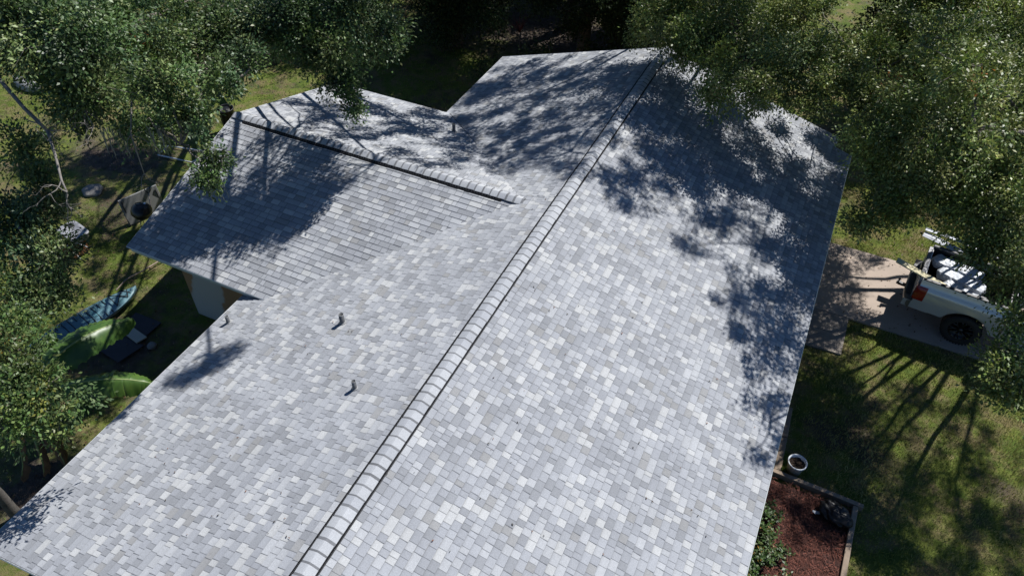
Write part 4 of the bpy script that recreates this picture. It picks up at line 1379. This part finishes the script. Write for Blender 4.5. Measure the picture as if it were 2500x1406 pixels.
CROWNS = {  # includes clumps added along sun rays, mostly out of view, to cast shade
 'oak_gable': [(3.42, 10.27, 0.97, 0.5, 1.0), (2.67, 11.06, 1.31, 0.6, 1.0), (3.99, 11.68, 1.33, 0.5, 1.0), (3.9, 9.65, 0.91, 0.35, 1.0), (1.25, 10.4, 1.28, 0.5, 1.0), (0.68, 10.37, 1.5, 0.7, 1.0), (-0.02, 11.6, 1.51, 1.0, 1.0), (2.14, 9.32, 1.34, 0.75, 1.0), (2.0, 11.24, 1.75, 1.2, 1.0), (3.09, 9.0, 1.36, 0.55, 1.0), (3.75, 10.3, 1.58, 0.9, 1.0), (3.07, 12.6, 1.85, 0.9, 1.0), (0.81, 12.42, 1.92, 1.3, 1.0), (4.32, 9.92, 0.98, 0.45, 1.0), (1.45, 10.77, 6.35, 0.5, 0.82), (-0.2, 10.57, 5.68, 0.6, 0.9), (-1.97, 11.8, 4.9, 0.7, 0.97), (-2.86, 12.75, 4.64, 0.5, 0.9), (-0.66, 13.79, 5.46, 0.8, 0.9), (2.38, 13.05, 6.06, 0.6, 0.6), (3.07, 12.69, 5.86, 0.6, 0.65), (2.71, 10.74, 6.29, 0.4, 0.65), (2.96, 10.62, 6.22, 0.8, 0.82), (3.84, 12.28, 6.72, 0.95, 0.89), (4.2, 12.95, 5.97, 1.1, 0.82), (2.99, 13.74, 5.45, 0.8, 0.64), (4.68, 14.72, 5.39, 0.85, 0.6), (2.92, 12.11, 6.34, 0.8, 0.66), (0.34, 15.73, 6.02, 1.0, 0.77), (-2.11, 15.4, 5.31, 1.2, 1.25), (0.06, 12.81, 5.94, 1.0, 1.2), (0.75, 11.42, 6.78, 0.6, 0.95), (1.66, 13.66, 6.4, 0.9, 0.86), (-2.03, 13.32, 5.33, 0.8, 1.12), (-0.83, 15.08, 5.41, 0.9, 1.03), (1.21, 12.36, 6.55, 0.9, 1.03), (-0.47, 11.79, 5.88, 0.7, 1.03), (-2.98, 14.65, 5.06, 0.8, 1.2), (2.21, 10.91, 7.2, 0.45, 0.7), (5.15, 13.42, 5.58, 0.6, 0.6)],
 'oak_drive': [(5.95, 8.9, 1.06, 0.85, 1.0), (6.99, 8.83, 1.7, 1.2, 1.0), (8.15, 9.44, 1.79, 1.2, 1.0), (6.75, 8.14, 0.46, 0.7, 1.0), (7.69, 7.69, 1.06, 1.0, 1.0), (8.45, 7.66, 1.43, 1.1, 1.0), (6.34, 7.68, -0.52, 0.42, 1.0), (6.85, 7.63, -0.06, 0.45, 1.0), (8.48, 6.94, 0.75, 0.75, 1.0), (9.08, 6.21, 0.54, 0.75, 1.0), (8.24, 6.2, 0.45, 0.3, 1.0), (8.96, 5.84, 0.25, 0.38, 1.0), (9.21, 5.21, -0.02, 0.45, 1.0), (9.32, 4.48, -0.45, 0.48, 1.0), (9.51, 3.96, -0.73, 0.45, 1.0), (9.08, 4.1, -0.71, 0.28, 1.0), (6.18, 10.95, 1.16, 0.9, 1.0), (6.79, 11.96, 1.84, 1.2, 1.0), (7.97, 12.15, 2.24, 1.4, 1.0), (6.41, 14.96, 1.93, 1.0, 1.0), (7.57, 14.58, 2.52, 1.4, 1.0), (4.82, 11.24, 1.29, 0.6, 1.0), (5.44, 10.22, 0.79, 0.45, 1.0), (4.33, 12.96, 0.95, 0.4, 1.0), (3.69, 14.01, 1.48, 0.35, 1.0), (5.88, 9.31, 0.47, 0.35, 1.0), (6.47, 8.63, -0.12, 0.35, 1.0), (8.29, 7.31, 0.46, 0.34, 1.0), (5.31, 12.31, 1.35, 0.55, 1.0), (5.24, 10.62, 1.25, 0.6, 1.0), (4.94, 10.33, 1.1, 0.45, 1.0), (6.23, 8.91, 0.25, 0.42, 1.0), (6.48, 8.04, -0.25, 0.4, 1.0), (5.65, 14.01, 1.37, 0.5, 1.0), (8.9, 15.13, 4.0, 0.5, 0.65), (9.35, 14.13, 4.0, 0.5, 0.65), (9.08, 13.03, 4.0, 0.5, 0.65), (9.62, 16.42, 4.0, 0.4, 0.6), (11.02, 12.2, 4.5, 0.7, 0.6), (12.28, 12.42, 5.0, 0.8, 0.6), (13.16, 11.38, 5.0, 0.8, 0.6), (11.75, 10.81, 5.0, 0.7, 0.6), (13.02, 9.18, 5.0, 0.9, 0.6), (10.02, 11.18, 4.5, 0.6, 0.6), (11.32, 8.76, 5.0, 0.7, 0.6), (12.51, 8.28, 5.0, 0.8, 0.6), (6.26, 13.25, 5.15, 1.0, 0.66), (6.88, 14.57, 4.32, 0.8, 0.6), (5.87, 11.84, 6.13, 1.0, 0.89), (5.24, 10.95, 7.08, 0.55, 0.74), (5.14, 11.86, 6.35, 0.7, 0.82), (6.92, 11.77, 5.83, 0.7, 0.6), (7.3, 12.83, 5.07, 0.6, 0.6), (6.62, 10.01, 5.92, 0.85, 0.96), (6.6, 9.5, 6.69, 0.5, 0.74), (6.62, 8.45, 3.52, 0.8, 1.07), (7.6, 11.4, 5.63, 0.6, 0.82), (6.72, 7.07, 3.71, 0.7, 1.04), (7.09, 7.5, 3.39, 0.6, 1.04), (6.99, 6.23, 3.63, 0.5, 0.87), (7.24, 5.45, 3.56, 0.4, 0.78), (6.96, 4.85, 3.64, 0.25, 0.78), (9.91, 12.58, 5.4, 0.9, 0.6), (10.89, 11.8, 6.0, 0.9, 0.6), (9.63, 11.24, 5.4, 0.6, 0.6), (11.55, 10.37, 6.0, 1.0, 0.6), (10.49, 10.08, 6.0, 0.6, 0.6), (12.76, 10.73, 6.0, 0.9, 0.6), (12.39, 9.58, 6.6, 1.0, 0.6), (13.89, 10.79, 6.6, 1.0, 0.6), (11.41, 9.11, 6.6, 0.8, 0.6), (9.96, 8.57, 6.0, 0.7, 0.6), (9.36, 15.23, 4.1, 0.5, 0.6), (9.62, 8.84, 5.5, 0.6, 0.6), (8.59, 15.97, 4.1, 0.4, 0.6)],
 'oak_yard': [(-8.46, 1.56, 2.85, 0.65, 1.0), (-8.0, 2.36, 2.69, 0.65, 1.0), (-9.5, 0.62, 3.13, 0.55, 1.0), (-7.39, 3.23, 2.53, 0.6, 1.0), (-7.08, 4.24, 2.63, 0.6, 1.0), (-6.13, 4.51, 2.34, 0.45, 1.0), (-5.46, 5.9, 2.77, 0.7, 1.0), (-10.3, 0.99, 3.8, 0.8, 1.0), (-8.36, -0.05, 2.45, 0.4, 1.0), (-8.3, 0.61, 3.33, 0.6, 1.0), (-7.04, 0.67, 2.14, 0.4, 1.0), (-9.46, 0.54, 3.75, 0.9, 1.0), (-7.98, 0.59, 3.89, 0.9, 1.0), (-8.87, 2.41, 3.1, 0.9, 1.0), (-8.53, 3.49, 2.53, 0.9, 1.0), (-7.53, 3.89, 2.77, 0.8, 1.0), (-6.25, 4.31, 3.05, 0.9, 1.0), (-5.35, 4.92, 2.81, 0.9, 1.0), (-4.73, 5.21, 2.54, 0.45, 1.0), (-8.5, 0.16, 2.99, 0.55, 1.0), (-7.77, 0.41, 2.92, 0.65, 1.0), (-7.01, 0.26, 2.47, 0.4, 1.0), (-6.16, 0.45, 3.28, 0.62, 1.0), (-5.72, 0.45, 2.81, 0.42, 1.0), (-5.83, 1.51, 3.12, 0.38, 1.0), (-4.78, -0.12, 2.61, 0.26, 1.0), (-4.76, -0.41, 2.33, 0.27, 1.0), (-6.23, 2.61, 2.89, 0.4, 1.0), (-6.33, 3.86, 2.67, 0.35, 1.0), (-5.48, 4.16, 2.16, 0.5, 1.0), (-5.13, 4.07, 1.65, 0.45, 1.0), (-4.83, 4.03, 1.34, 0.25, 1.0), (-2.21, 4.62, 7.56, 0.45, 0.8), (-2.49, 4.1, 7.48, 0.4, 0.8), (-1.97, 4.85, 7.63, 0.25, 0.7), (-14.2, 9.38, 3.0, 1.0, 0.8), (-13.23, 10.65, 3.5, 1.0, 0.8), (-12.28, 11.12, 3.5, 0.8, 0.7), (-11.57, 7.3, 3.5, 0.8, 0.7), (-10.17, 7.19, 3.5, 0.8, 0.7), (-9.71, 7.14, 3.0, 0.6, 0.7), (-9.69, 5.65, 3.0, 0.8, 0.7), (-8.74, 5.66, 2.5, 0.6, 0.5), (-16.72, 9.98, 3.0, 0.7, 0.6), (-13.14, 7.81, 3.5, 0.8, 0.8), (-15.3, 8.61, 3.5, 0.8, 0.8), (-11.55, 10.2, 3.0, 0.5, 0.6), (-12.14, 8.76, 3.5, 0.5, 0.6), (-6.61, 10.08, 4.16, 0.6, 1.2), (-4.17, 11.68, 3.7, 0.6, 1.2), (-4.04, 9.43, 4.35, 0.5, 1.1), (-1.94, 8.8, 4.77, 0.4, 1.1), (-4.73, 8.63, 4.22, 0.6, 0.99), (-3.34, 8.38, 4.29, 0.5, 0.8), (-6.18, 7.11, 4.77, 0.95, 0.43), (-4.03, 8.0, 5.59, 0.75, 0.47), (-3.9, 7.21, 5.92, 0.8, 0.52), (-5.09, 6.55, 5.73, 0.8, 0.47), (-6.21, 5.5, 4.86, 0.8, 0.43), (-3.3, 8.42, 6.27, 0.4, 0.38), (-3.53, 6.52, 5.72, 0.35, 0.33), (-5.24, 6.95, 5.28, 0.8, 0.38), (-6.4, 6.3, 4.94, 0.6, 0.3), (-5.58, 7.85, 4.99, 0.6, 0.3), (-5.79, 9.42, 4.23, 0.8, 1.17), (-3.89, 10.45, 3.93, 0.9, 1.25), (-1.56, 9.6, 4.78, 0.5, 0.91), (-5.44, 10.8, 3.83, 0.8, 1.17), (-2.51, 10.18, 4.37, 0.7, 1.25), (-7.47, 9.51, 3.84, 0.5, 0.78), (-2.93, 3.0, 5.35, 0.3, 0.7), (-13.27, 9.34, 3.0, 1.5, 0.99), (-11.82, 10.62, 4.0, 1.2, 0.99)],
 'oak_left': [(-9.82, -0.54, 1.47, 0.5, 1.0), (-8.74, -1.11, 1.2, 0.55, 1.0), (-8.95, -1.77, 0.68, 0.7, 1.0), (-7.79, -2.0, 0.69, 0.5, 1.0), (-7.95, -2.55, 0.24, 0.65, 1.0), (-7.37, -2.34, 0.2, 0.33, 1.0)],
 'shrub': [(-6.36, -3.79, 0.57, 0.5, 1.0), (-5.85, -4.42, 0.48, 0.5, 1.0), (-5.35, -4.24, 0.44, 0.45, 1.0), (-5.51, -4.67, 0.11, 0.45, 1.0), (-5.01, -4.34, 0.21, 0.3, 1.0), (-7.1, -3.5, 0.44, 0.45, 1.0)],
}
tree('oak_tree', (1.2, 16.8, GZ), CROWNS['oak_gable'], 'broad dark oak reaching over the far gable of the main roof', 'tree', 21, (0.06, 0.098), 3.8, .34, 3.0, 6, greens=OLIVE)
ob = tree('oak_tree', (12.0, 13.8, GZ), CROWNS['oak_drive'], 'spreading oak overhanging the concrete drive and the white pickup', 'tree', 22, (0.06, 0.098), 3.8, .38, 2.8, 14, lean=(-.4, -.3), greens=OLIVE)
oy = tree('oak_tree', (-15.4, 12.7, GZ), CROWNS['oak_yard'], 'big oak whose glossy boughs hang over the side wing ridge, with bare twigs and moss', 'tree', 23, (0.06, 0.10), 4.2, .40, 3.2, 12, lean=(.4, -.3))
ol = tree('oak_tree', (-10.9, -3.1, GZ), CROWNS['oak_left'], 'smaller oak beside the kayak, with grey moss on its lower boughs', 'tree', 24, (0.06, 0.10), 4.2, .18, 2.4, 4)
AUT = np.array([(0.070, 0.120, 0.034), (0.092, 0.148, 0.040), (0.130, 0.168, 0.046), (0.076, 0.120, 0.044)])
tree('shrub_tree', (-7.7, -5.1, GZ), CROWNS['shrub'], 'bushy small tree with yellow and orange tips beside the near house eave', 'tree', 25, (0.06, 0.10), 3.2, .10, 2.6, 5, greens=AUT, accent=.05)
bare_branch(oy, [(-10.1, .05, 3.3), (-9.56, -.31, 3.0), (-8.78, -.56, 2.74), (-8.09, -.74, 2.56), (-7.64, -1.06, 2.36), (-7.23, -1.39, 2.16), (-6.95, -1.55, 2.1)], .045, .016, 31, 10, .6)
bare_branch(oy, [(-8.2, 1.0, 3.4), (-8.1, .3, 3.1), (-7.8, -.1, 2.8), (-7.4, -.3, 2.6)], .022, .010, 32, 8, .5)
bare_branch(oy, [(-6.9, .4, 3.2), (-6.6, -.2, 2.6), (-6.3, -.45, 2.0)], .02, .008, 33, 5, .5)
moss_strands(oy, [(-4.85, -.15, 2.75, .10), (-4.7, -.35, 2.5, .08), (-8.3, .05, 2.7, .15), (-7.2, -.1, 2.5, .1), (-6.3, .1, 2.7, .12)], 34, 40, .55)
moss_strands(ol, [(-7.45, -2.35, .35, .12), (-7.9, -1.9, .6, .15), (-8.9, -1.7, .7, .2)], 35, 70, .45)
bare_branch(ol, [(-8.6, -1.8, .9), (-8.2, -2.0, .6), (-8.0, -2.35, .2), (-7.75, -2.55, -.15)], .025, .010, 36, 6, .5)
bare_branch(ob, [(7.2, 9.6, .9), (7.0, 9.3, .35), (6.9, 9.0, -.2), (6.6, 8.75, -.65)], .05, .018, 37, 6, .7)

rs0 = np.random.RandomState(77)
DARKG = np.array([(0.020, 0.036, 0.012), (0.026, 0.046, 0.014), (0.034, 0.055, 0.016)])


def dome(x, y, z0, z1, rad, n, r, rs):
    out = []
    for i in range(n):
        a = rs.uniform(0, 6.28); q = math.sqrt(rs.uniform(.02, 1)); t = rs.uniform(0, 1)
        k = math.sqrt(max(.1, 1 - (2 * t - .85) ** 2))
        out.append((x + rad * q * k * math.cos(a), y + rad * q * k * math.sin(a), z0 + (z1 - z0) * t, r * rs.uniform(.75, 1.25), 1.0))
    return out


BGT = [
    (-11.0, 20.5, .2, 6.0, 3.4, 16, 'dark woodland tree beyond the yard, behind the gap between wing and main roof'),
    (-6.0, 20.8, .4, 6.5, 3.4, 16, 'dark woodland tree directly behind the left corner of the far gable'),
    (-1.5, 23.0, 0.0, 6.0, 3.2, 16, 'shaded woodland tree behind the peak of the far gable'),
    (-16.5, 22.5, -.5, 5.5, 3.4, 14, 'woodland tree at the back of the yard, partly hidden by the glossy oak boughs'),
    (-23.5, 17.5, -.5, 5.0, 3.2, 12, 'woodland tree in the far corner of the yard behind the pale boat'),
    (1.6, 28.0, -1.0, 5.0, 3.0, 12, 'distant tree on the bright lawn beyond the far gable'),
    (7.2, 19.0, -2.2, 2.4, 2.2, 14, 'mid sized tree beyond the drive, between the two big oaks over the roof'),
    (12.5, 22.0, -.5, 6.0, 3.6, 16, 'tall tree beyond the drive, behind the spreading oak'),
    (-9.5, 17.2, -2.6, 1.2, 2.0, 12, 'low dark tree in the shade right behind the valley between wing and main roof'),
    (-4.6, 18.6, -2.4, 1.6, 2.2, 12, 'low shaded tree behind the red spiky plant'),
    (-0.6, 20.0, -2.2, 1.6, 2.2, 12, 'low shaded tree close behind the peak of the far gable'),
    (-14.0, 17.8, -2.6, 1.0, 2.2, 12, 'low dark tree at the edge of the back lawn beyond the black bin'),
    (-7.5, 24.5, -2.0, 3.0, 2.6, 12, 'shaded tree standing deeper in the wood, behind the dark low trees'),
    (-9.0, 29.0, -1.5, 5.0, 3.6, 12, 'dim tree deep in the wood behind the house'),
]
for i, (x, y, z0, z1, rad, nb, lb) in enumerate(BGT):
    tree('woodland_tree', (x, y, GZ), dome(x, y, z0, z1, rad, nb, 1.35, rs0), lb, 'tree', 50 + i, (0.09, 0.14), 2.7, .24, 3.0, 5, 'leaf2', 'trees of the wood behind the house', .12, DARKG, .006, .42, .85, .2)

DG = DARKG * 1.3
for i, (x, y, lb) in enumerate(((-6.6, 14.7, 'leafy understory bush at the left corner of the far eave'), (-5.4, 16.1, 'leafy understory bush beside the red spiky plant'), (-9.6, 16.4, 'low dark bush in the shade behind the wing'),
                                (-2.6, 16.2, 'dark bush close behind the left half of the far gable'), (-12.6, 14.4, 'dark bush at the shaded edge of the back lawn'), (-8.2, 18.4, 'dark bush just left of the red spiky plant'), (-5.2, 19.4, 'broad dark bush in deep shade right of the red spiky plant'), (-3.6, 17.8, 'dark bush at the edge of the far gable, left of the yellow green plant'),
                                (-1.4, 18.2, 'dark bush under the yellow green plant'), (-7.6, 21.6, 'dim bush far back in the wood, straight behind the red spiky plant'), (-11.4, 18.6, 'dim bush in the wood behind the wing valley'), (0.4, 19.0, 'dark bush behind the peak of the far gable'))):
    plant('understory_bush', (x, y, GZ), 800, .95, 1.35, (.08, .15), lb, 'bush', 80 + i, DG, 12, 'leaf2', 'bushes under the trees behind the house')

# red spiky cordyline and yellow-green big-leaved plant
cdl = empty('spiky_plant', (-6.9, 17.6, GZ), 0, 'reddish plant with narrow spiky leaves in the dark undergrowth', 'plant')
rs = np.random.RandomState(4)
Qs, Cs = [], []
for i in range(46):
    a, t = rs.uniform(0, 6.28), rs.uniform(.25, 1.2)
    d = np.array([math.cos(a) * math.sin(t), math.sin(a) * math.sin(t), math.cos(t)])
    s = unit(np.cross(d, [0, 0, 1])) * .018
    p = np.array([0, 0, .9]); l = rs.uniform(.5, .85)
    for k_ in range(3):
        q = p + d * l / 3; d = unit(d + np.array([0, 0, -.16]))
        w0, w1 = 1 - k_ * .3, 1 - (k_ + 1) * .3
        Qs.append([p - s * w0, p + s * w0, q + s * w1, q - s * w1]); Cs.append(np.array((.20, .075, .07)) * rs.uniform(.5, 1.4)); p = q
np_quads('leaves', np.array(Qs), np.array(Cs), M['leaf2'], cdl)
b = MB(); b.tube([(0, 0, -.1), (0.02, 0, .9)], .03, 8); b.build('stem', M['bark'], cdl)


def big_leaf(parent, pts, wid, m, seed, name='leaf', tear=.5, col=None, up=(0, 0, 1), nseg=56, half=7, cup=.25, label=None):
    """a long banana style blade: curved midrib, two drooping halves with torn splits"""
    rs = np.random.RandomState(seed)
    base = parent.location
    P3 = [Vector(p) - base for p in pts]
    cur = []
    for i in range(nseg + 1):
        t = i / nseg * (len(P3) - 1)
        k_ = min(int(t), len(P3) - 2); f_ = t - k_
        p0, p1, p2, p3 = P3[max(k_ - 1, 0)], P3[k_], P3[k_ + 1], P3[min(k_ + 2, len(P3) - 1)]
        cur.append(.5 * ((2 * p1) + (-p0 + p2) * f_ + (2 * p0 - 5 * p1 + 4 * p2 - p3) * f_ ** 2 + (-p0 + 3 * p1 - 3 * p2 + p3) * f_ ** 3))
    B_ = MB()
    for sg in (-1, 1):
        rows_ = []
        ph = rs.uniform(0, 6.28)
        gash = [rs.rand() < tear * .26 for _ in range(nseg + 1)]
        for i in range(nseg + 1):
            u = i / nseg
            t = (cur[min(i + 1, nseg)] - cur[max(i - 1, 0)]).normalized()
            s = t.cross(Vector(up)).normalized() * sg
            n_ = s.cross(t) if sg > 0 else t.cross(s)
            w = wid * .5 * (math.sin(math.pi * min(1, u * .93 + .05)) ** .55) * (1 if u < .8 else 1 - ((u - .8) / .2) ** 2 * .75) * (1 + .05 * math.sin(i * 1.3 + ph)) * rs.uniform(.93, 1.0)
            row = []
            for j in range(half + 1):
                v_ = j / half
                rip = (.014 * (1 if i % 2 else -1) + .008 * math.sin(i * .9 + ph)) * min(1, v_ * 2)
                row.append(cur[i] + s * (w * v_) + n_ * (.02 - cup * w * v_ ** 1.7 * (1 if sg > 0 else .9) + rip) + t * (w * .18 * v_ ** 2))
            rows_.append(row)
        i0 = 0
        for i in range(1, nseg + 1):
            if gash[i] or i == nseg:
                seg_ = rows_[i0:i + 1]
                if len(seg_) > 1:
                    k0 = [list(r) for r in seg_]
                    dr = Vector((0, 0, -1)) * rs.uniform(0, .16)
                    for r in k0:
                        for j in range(half + 1):
                            r[j] = r[j] + dr * (j / half) ** 2
                    B_.grid(k0 if sg < 0 else [r[::-1] for r in k0])
                i0 = i
    o = B_.build(name, m, parent)
    rib = MB()
    rib.tube([c_ + Vector((0, 0, .012)) for c_ in cur], [.030 * (1 - .8 * i / nseg) + .004 for i in range(nseg + 1)], 6)
    rib.build('midrib', M['rib'], o)
    return o


m, n, bs, out = new_mat('banana_leaf')
v = objvec(n)
wv = n.nodes.new('ShaderNodeTexNoise'); wv.inputs['Scale'].default_value = 3; n.links.new(v, wv.inputs[0])
c = mixrgb(n, (0.050, 0.115, 0.022), (0.095, 0.175, 0.035), ramp(n, wv.outputs[0], [(.35, 0.), (.7, 1.)]))
c = mixrgb(n, c, (0.16, 0.17, 0.05), ramp(n, noise(n, 11, 4, .6, v), [(.6, 0.), (.75, .5)]))
n.links.new(c, bs.inputs['Base Color']); bs.inputs['Roughness'].default_value = .38
tr = n.nodes.new('ShaderNodeBsdfTranslucent'); n.links.new(c, tr.inputs[0])
mx = n.nodes.new('ShaderNodeMixShader'); mx.inputs[0].default_value = .3
n.links.new(bs.outputs[0], mx.inputs[1]); n.links.new(tr.outputs[0], mx.inputs[2]); n.links.new(mx.outputs[0], out.inputs[0])
M['banana'] = m
M['rib'] = pm('leaf_rib', (0.22, 0.28, 0.09), (0.17, 0.23, 0.07), 8, .5)
M['drybrown'] = pm('dry_leaf', (0.20, 0.12, 0.065), (0.11, 0.07, 0.042), 9, .9, 0, .6)
bp_ = empty('banana_plant', (-8.45, -3.5, GZ), 0, 'banana plant with two huge green leaves reaching over the yard beside the house', 'banana plant')
b = MB(); b.tube([(0, 0, -.1), (.03, .02, .8), (.02, .05, 1.5)], [.11, .09, .06], 14); b.build('stem', M['drybrown'], bp_)
big_leaf(bp_, [(-8.45, -3.42, -2.55), (-8.36, -2.85, -2.02), (-8.25, -2.1, -1.92), (-8.15, -1.45, -2.05), (-8.06, -.88, -2.32)], .74, M['banana'], 3, tear=.35, up=(.35, 0, 1), cup=.30)
big_leaf(bp_, [(-8.40, -3.45, -2.6), (-7.75, -3.05, -2.12), (-7.2, -2.65, -2.05), (-6.75, -2.3, -2.18), (-6.36, -2.02, -2.42)], .60, M['banana'], 5, tear=.9, up=(.2, -.1, 1), cup=.45)
big_leaf(bp_, [(-8.5, -3.4, -2.6), (-8.95, -2.95, -2.2), (-9.2, -2.45, -2.15), (-9.25, -2.0, -2.35)], .5, M['banana'], 8, tear=.6, up=(0, 0, 1), cup=.5)
for i, (p, q) in enumerate((((-8.3, -3.6, -2.8), (-7.72, -3.75, -3.75)), ((-8.3, -3.7, -2.9), (-7.85, -4.25, -3.8)), ((-8.5, -3.8, -2.8), (-8.25, -4.5, -3.85)), ((-8.35, -3.6, -2.9), (-7.55, -3.9, -3.7)))):
    p, q = Vector(p), Vector(q)
    big_leaf(bp_, [p, p.lerp(q, .35) + Vector((.12, -.05, .12)), p.lerp(q, .7) + Vector((.08, 0, .02)), q], .17, M['drybrown'], 20 + i, 'dry_leaf', .9, cup=.9, nseg=14, half=3)
ele = empty('big_leaved_plant', (-3.0, 20.3, GZ), 0, 'yellow green plant with broad heart shaped leaves behind the far gable', 'plant')
for i in range(7):
    a = i * .9 + .3
    p = Vector((-3.0 + .1 * math.cos(a), 20.3 + .1 * math.sin(a), -3.0 + .12 * i))
    q = p + Vector((math.cos(a) * .9, math.sin(a) * .9, .1))
    big_leaf(ele, [p, p.lerp(q, .4) + Vector((0, 0, .2)), p.lerp(q, .8) + Vector((0, 0, .12)), q], .55, M['rib'], 30 + i, 'leaf', .0, nseg=12, half=4)
b = MB(); b.tube([(0, 0, 0), (0, 0, 1.9)], .05, 8); b.build('stem', M['rib'], ele)

# plants in the mulch bed
BEDG = np.array([(0.050, 0.10, 0.022), (0.065, 0.125, 0.028), (0.040, 0.082, 0.022), (0.09, 0.12, 0.035)])
for i, (x, y, s_, h_, n_, lb) in enumerate((
        (6.18, 1.55, .30, .32, 260, 'small leafy plant at the top end of the mulch bed, closest to the timber'), (6.12, 1.0, .36, .40, 420, 'leafy green plant in the mulch by the eave, second from the timber'),
        (6.22, .48, .40, .45, 520, 'bushy green plant in the mulch by the eave, third from the timber'), (6.55, .80, .24, .26, 200, 'small sprig with pale leaves out in the open red mulch'),
        (6.05, -.05, .42, .5, 560, 'bushy green plant in the mulch by the eave at the bottom edge of the view'), (6.62, .15, .30, .3, 300, 'low green plant away from the eave near the bottom edge of the view'))):
    plant('bed_plant', (x, y, GZ + .05), n_, s_, h_, (.05, .10), lb, 'plant', 100 + i, BEDG, 12, 'leaf', 'plants in the mulch bed', .03)

# grass: blades over the lawns seen in the picture
rs = np.random.RandomState(9)


def blades(n, x0, x1, y0, y1, keep, hgt, cols):
    xy = np.stack([rs.uniform(x0, x1, n), rs.uniform(y0, y1, n)], 1)
    xy = xy[keep(xy[:, 0], xy[:, 1])]
    N = len(xy)
    a = rs.uniform(0, 6.283, N); lean = rs.uniform(.1, .9, N); h = rs.uniform(*hgt, N); w = rs.uniform(.003, .0075, N) * 1.3
    p = np.column_stack([xy, np.full(N, GZ - .015)])
    d = np.column_stack([np.cos(a) * lean, np.sin(a) * lean, np.ones(N)]); d = unit(d) * h[:, None]
    s = np.column_stack([-np.sin(a), np.cos(a), np.zeros(N)]) * w[:, None]
    tip = p + d
    Qb = np.stack([p - s, p + s, tip + s * .35, tip - s * .35], 1)
    pat = .5 + .25 * np.sin(xy[:, 0] * 1.9 + 1.3 * np.sin(xy[:, 1] * 1.1)) + .25 * np.sin(xy[:, 1] * 2.3 + 1.7 * np.sin(xy[:, 0] * .8)) + rs.normal(size=N) * .22
    pat = (pat + (.14 if x0 > 0 else 0)).clip(0, 1)[:, None]
    c_ = np.array(cols[0]) * (1 - pat) + np.array(cols[1]) * pat
    return Qb, c_ * rs.uniform(.65, 1.3, (N, 1))


def el(x, y, cx, cy_, rx, ry):
    return ((x - cx) / rx) ** 2 + ((y - cy_) / ry) ** 2


def keep_r(x, y):
    return ~((x < 7.86) & (y < 2.68)) & ~((y > 8.2) & (y < 11.2)) & ~((x < 6.97) & (y > 6.78) & (y < 8.3)) & (rs.rand(len(x)) < np.where(x < 6.4, .35, .9))


def keep_l(x, y):
    d_ = np.minimum.reduce([el(x, y, -15.6, 5.2, 4.2, 2.3), el(x, y, -9.3, -.8, 3.0, 2.2), el(x, y, -17, 11.5, 2.6, 1.8), el(x, y, -8, -4.5, 1.8, 2.0)]) + rs.normal(size=len(x)) * .25
    pr = np.clip((d_ - .55) * 1.6, .04, 1) * (.55 + .45 * np.sin(x * 1.7 + y) * np.sin(y * 1.3 - x * .6))
    return (rs.rand(len(x)) < pr.clip(.03, 1)) & ~((x > -8.5) & (y > .9) & (y < 8.3))


G1, K1 = blades(115000, 5.9, 13.5, -2.5, 14.5, keep_r, (.035, .085), ((0.21, 0.25, 0.046), (0.44, 0.39, 0.16)))
G2, K2 = blades(210000, -24, -5.8, -5.5, 17, keep_l, (.03, .075), ((0.15, 0.23, 0.036), (0.22, 0.28, 0.06)))
m = leaf_mat('grass_blade', .25, .6, .2)
tag(np_quads('grass', np.concatenate([G1, G2]), np.concatenate([K1, K2]), m), kind='stuff')

# leaf litter on the ground, and the few leaves and twigs blown onto the roof
N = 9000
xy = np.concatenate([np.stack([rs.uniform(-22, -6, N), rs.uniform(-6, 20, N)], 1), np.stack([rs.uniform(5.3, 14, N // 3), rs.uniform(-2, 13, N // 3)], 1)])
xy = xy[~((xy[:, 0] > -8.5) & (xy[:, 1] > .9) & (xy[:, 1] < 8.3))]
p = np.column_stack([xy, GZ + rs.uniform(.005, .05, len(xy))])
d = rs.normal(size=(len(p), 3)); d[:, 2] *= .25
ql = leaf_quads(p, d, rs.uniform(.04, .085, len(p)), rs, 1.2, .55)
cl = np.array([(0.13, 0.075, 0.04), (0.19, 0.12, 0.07), (0.09, 0.055, 0.035), (0.24, 0.18, 0.12)])[rs.randint(4, size=len(p))] * rs.uniform(.6, 1.2, (len(p), 1))
tag(np_quads('fallen_leaves', ql, cl, M['leaf2']), kind='stuff')
N = 420
x = rs.uniform(-5.5, 5.5, N); y = rs.uniform(-5, 8, N)
ok = ~((x < -1) & (y > .2))
x, y = x[ok], y[ok]
p = np.column_stack([x, y, -S * np.abs(x) + .026])
d = rs.normal(size=(len(p), 3)); d[:, 2] = -S * np.sign(x) * d[:, 0]
ql = leaf_quads(p, d, rs.uniform(.018, .055, len(p)), rs, 3.0, .4)
cl = np.array([(0.10, 0.06, 0.035), (0.05, 0.04, 0.03), (0.20, 0.09, 0.05), (0.06, 0.055, 0.05)])[rs.randint(4, size=len(p))]
tag(np_quads('fallen_leaves', ql, cl, M['leaf2']), kind='stuff')
bpy.context.view_layer.update()
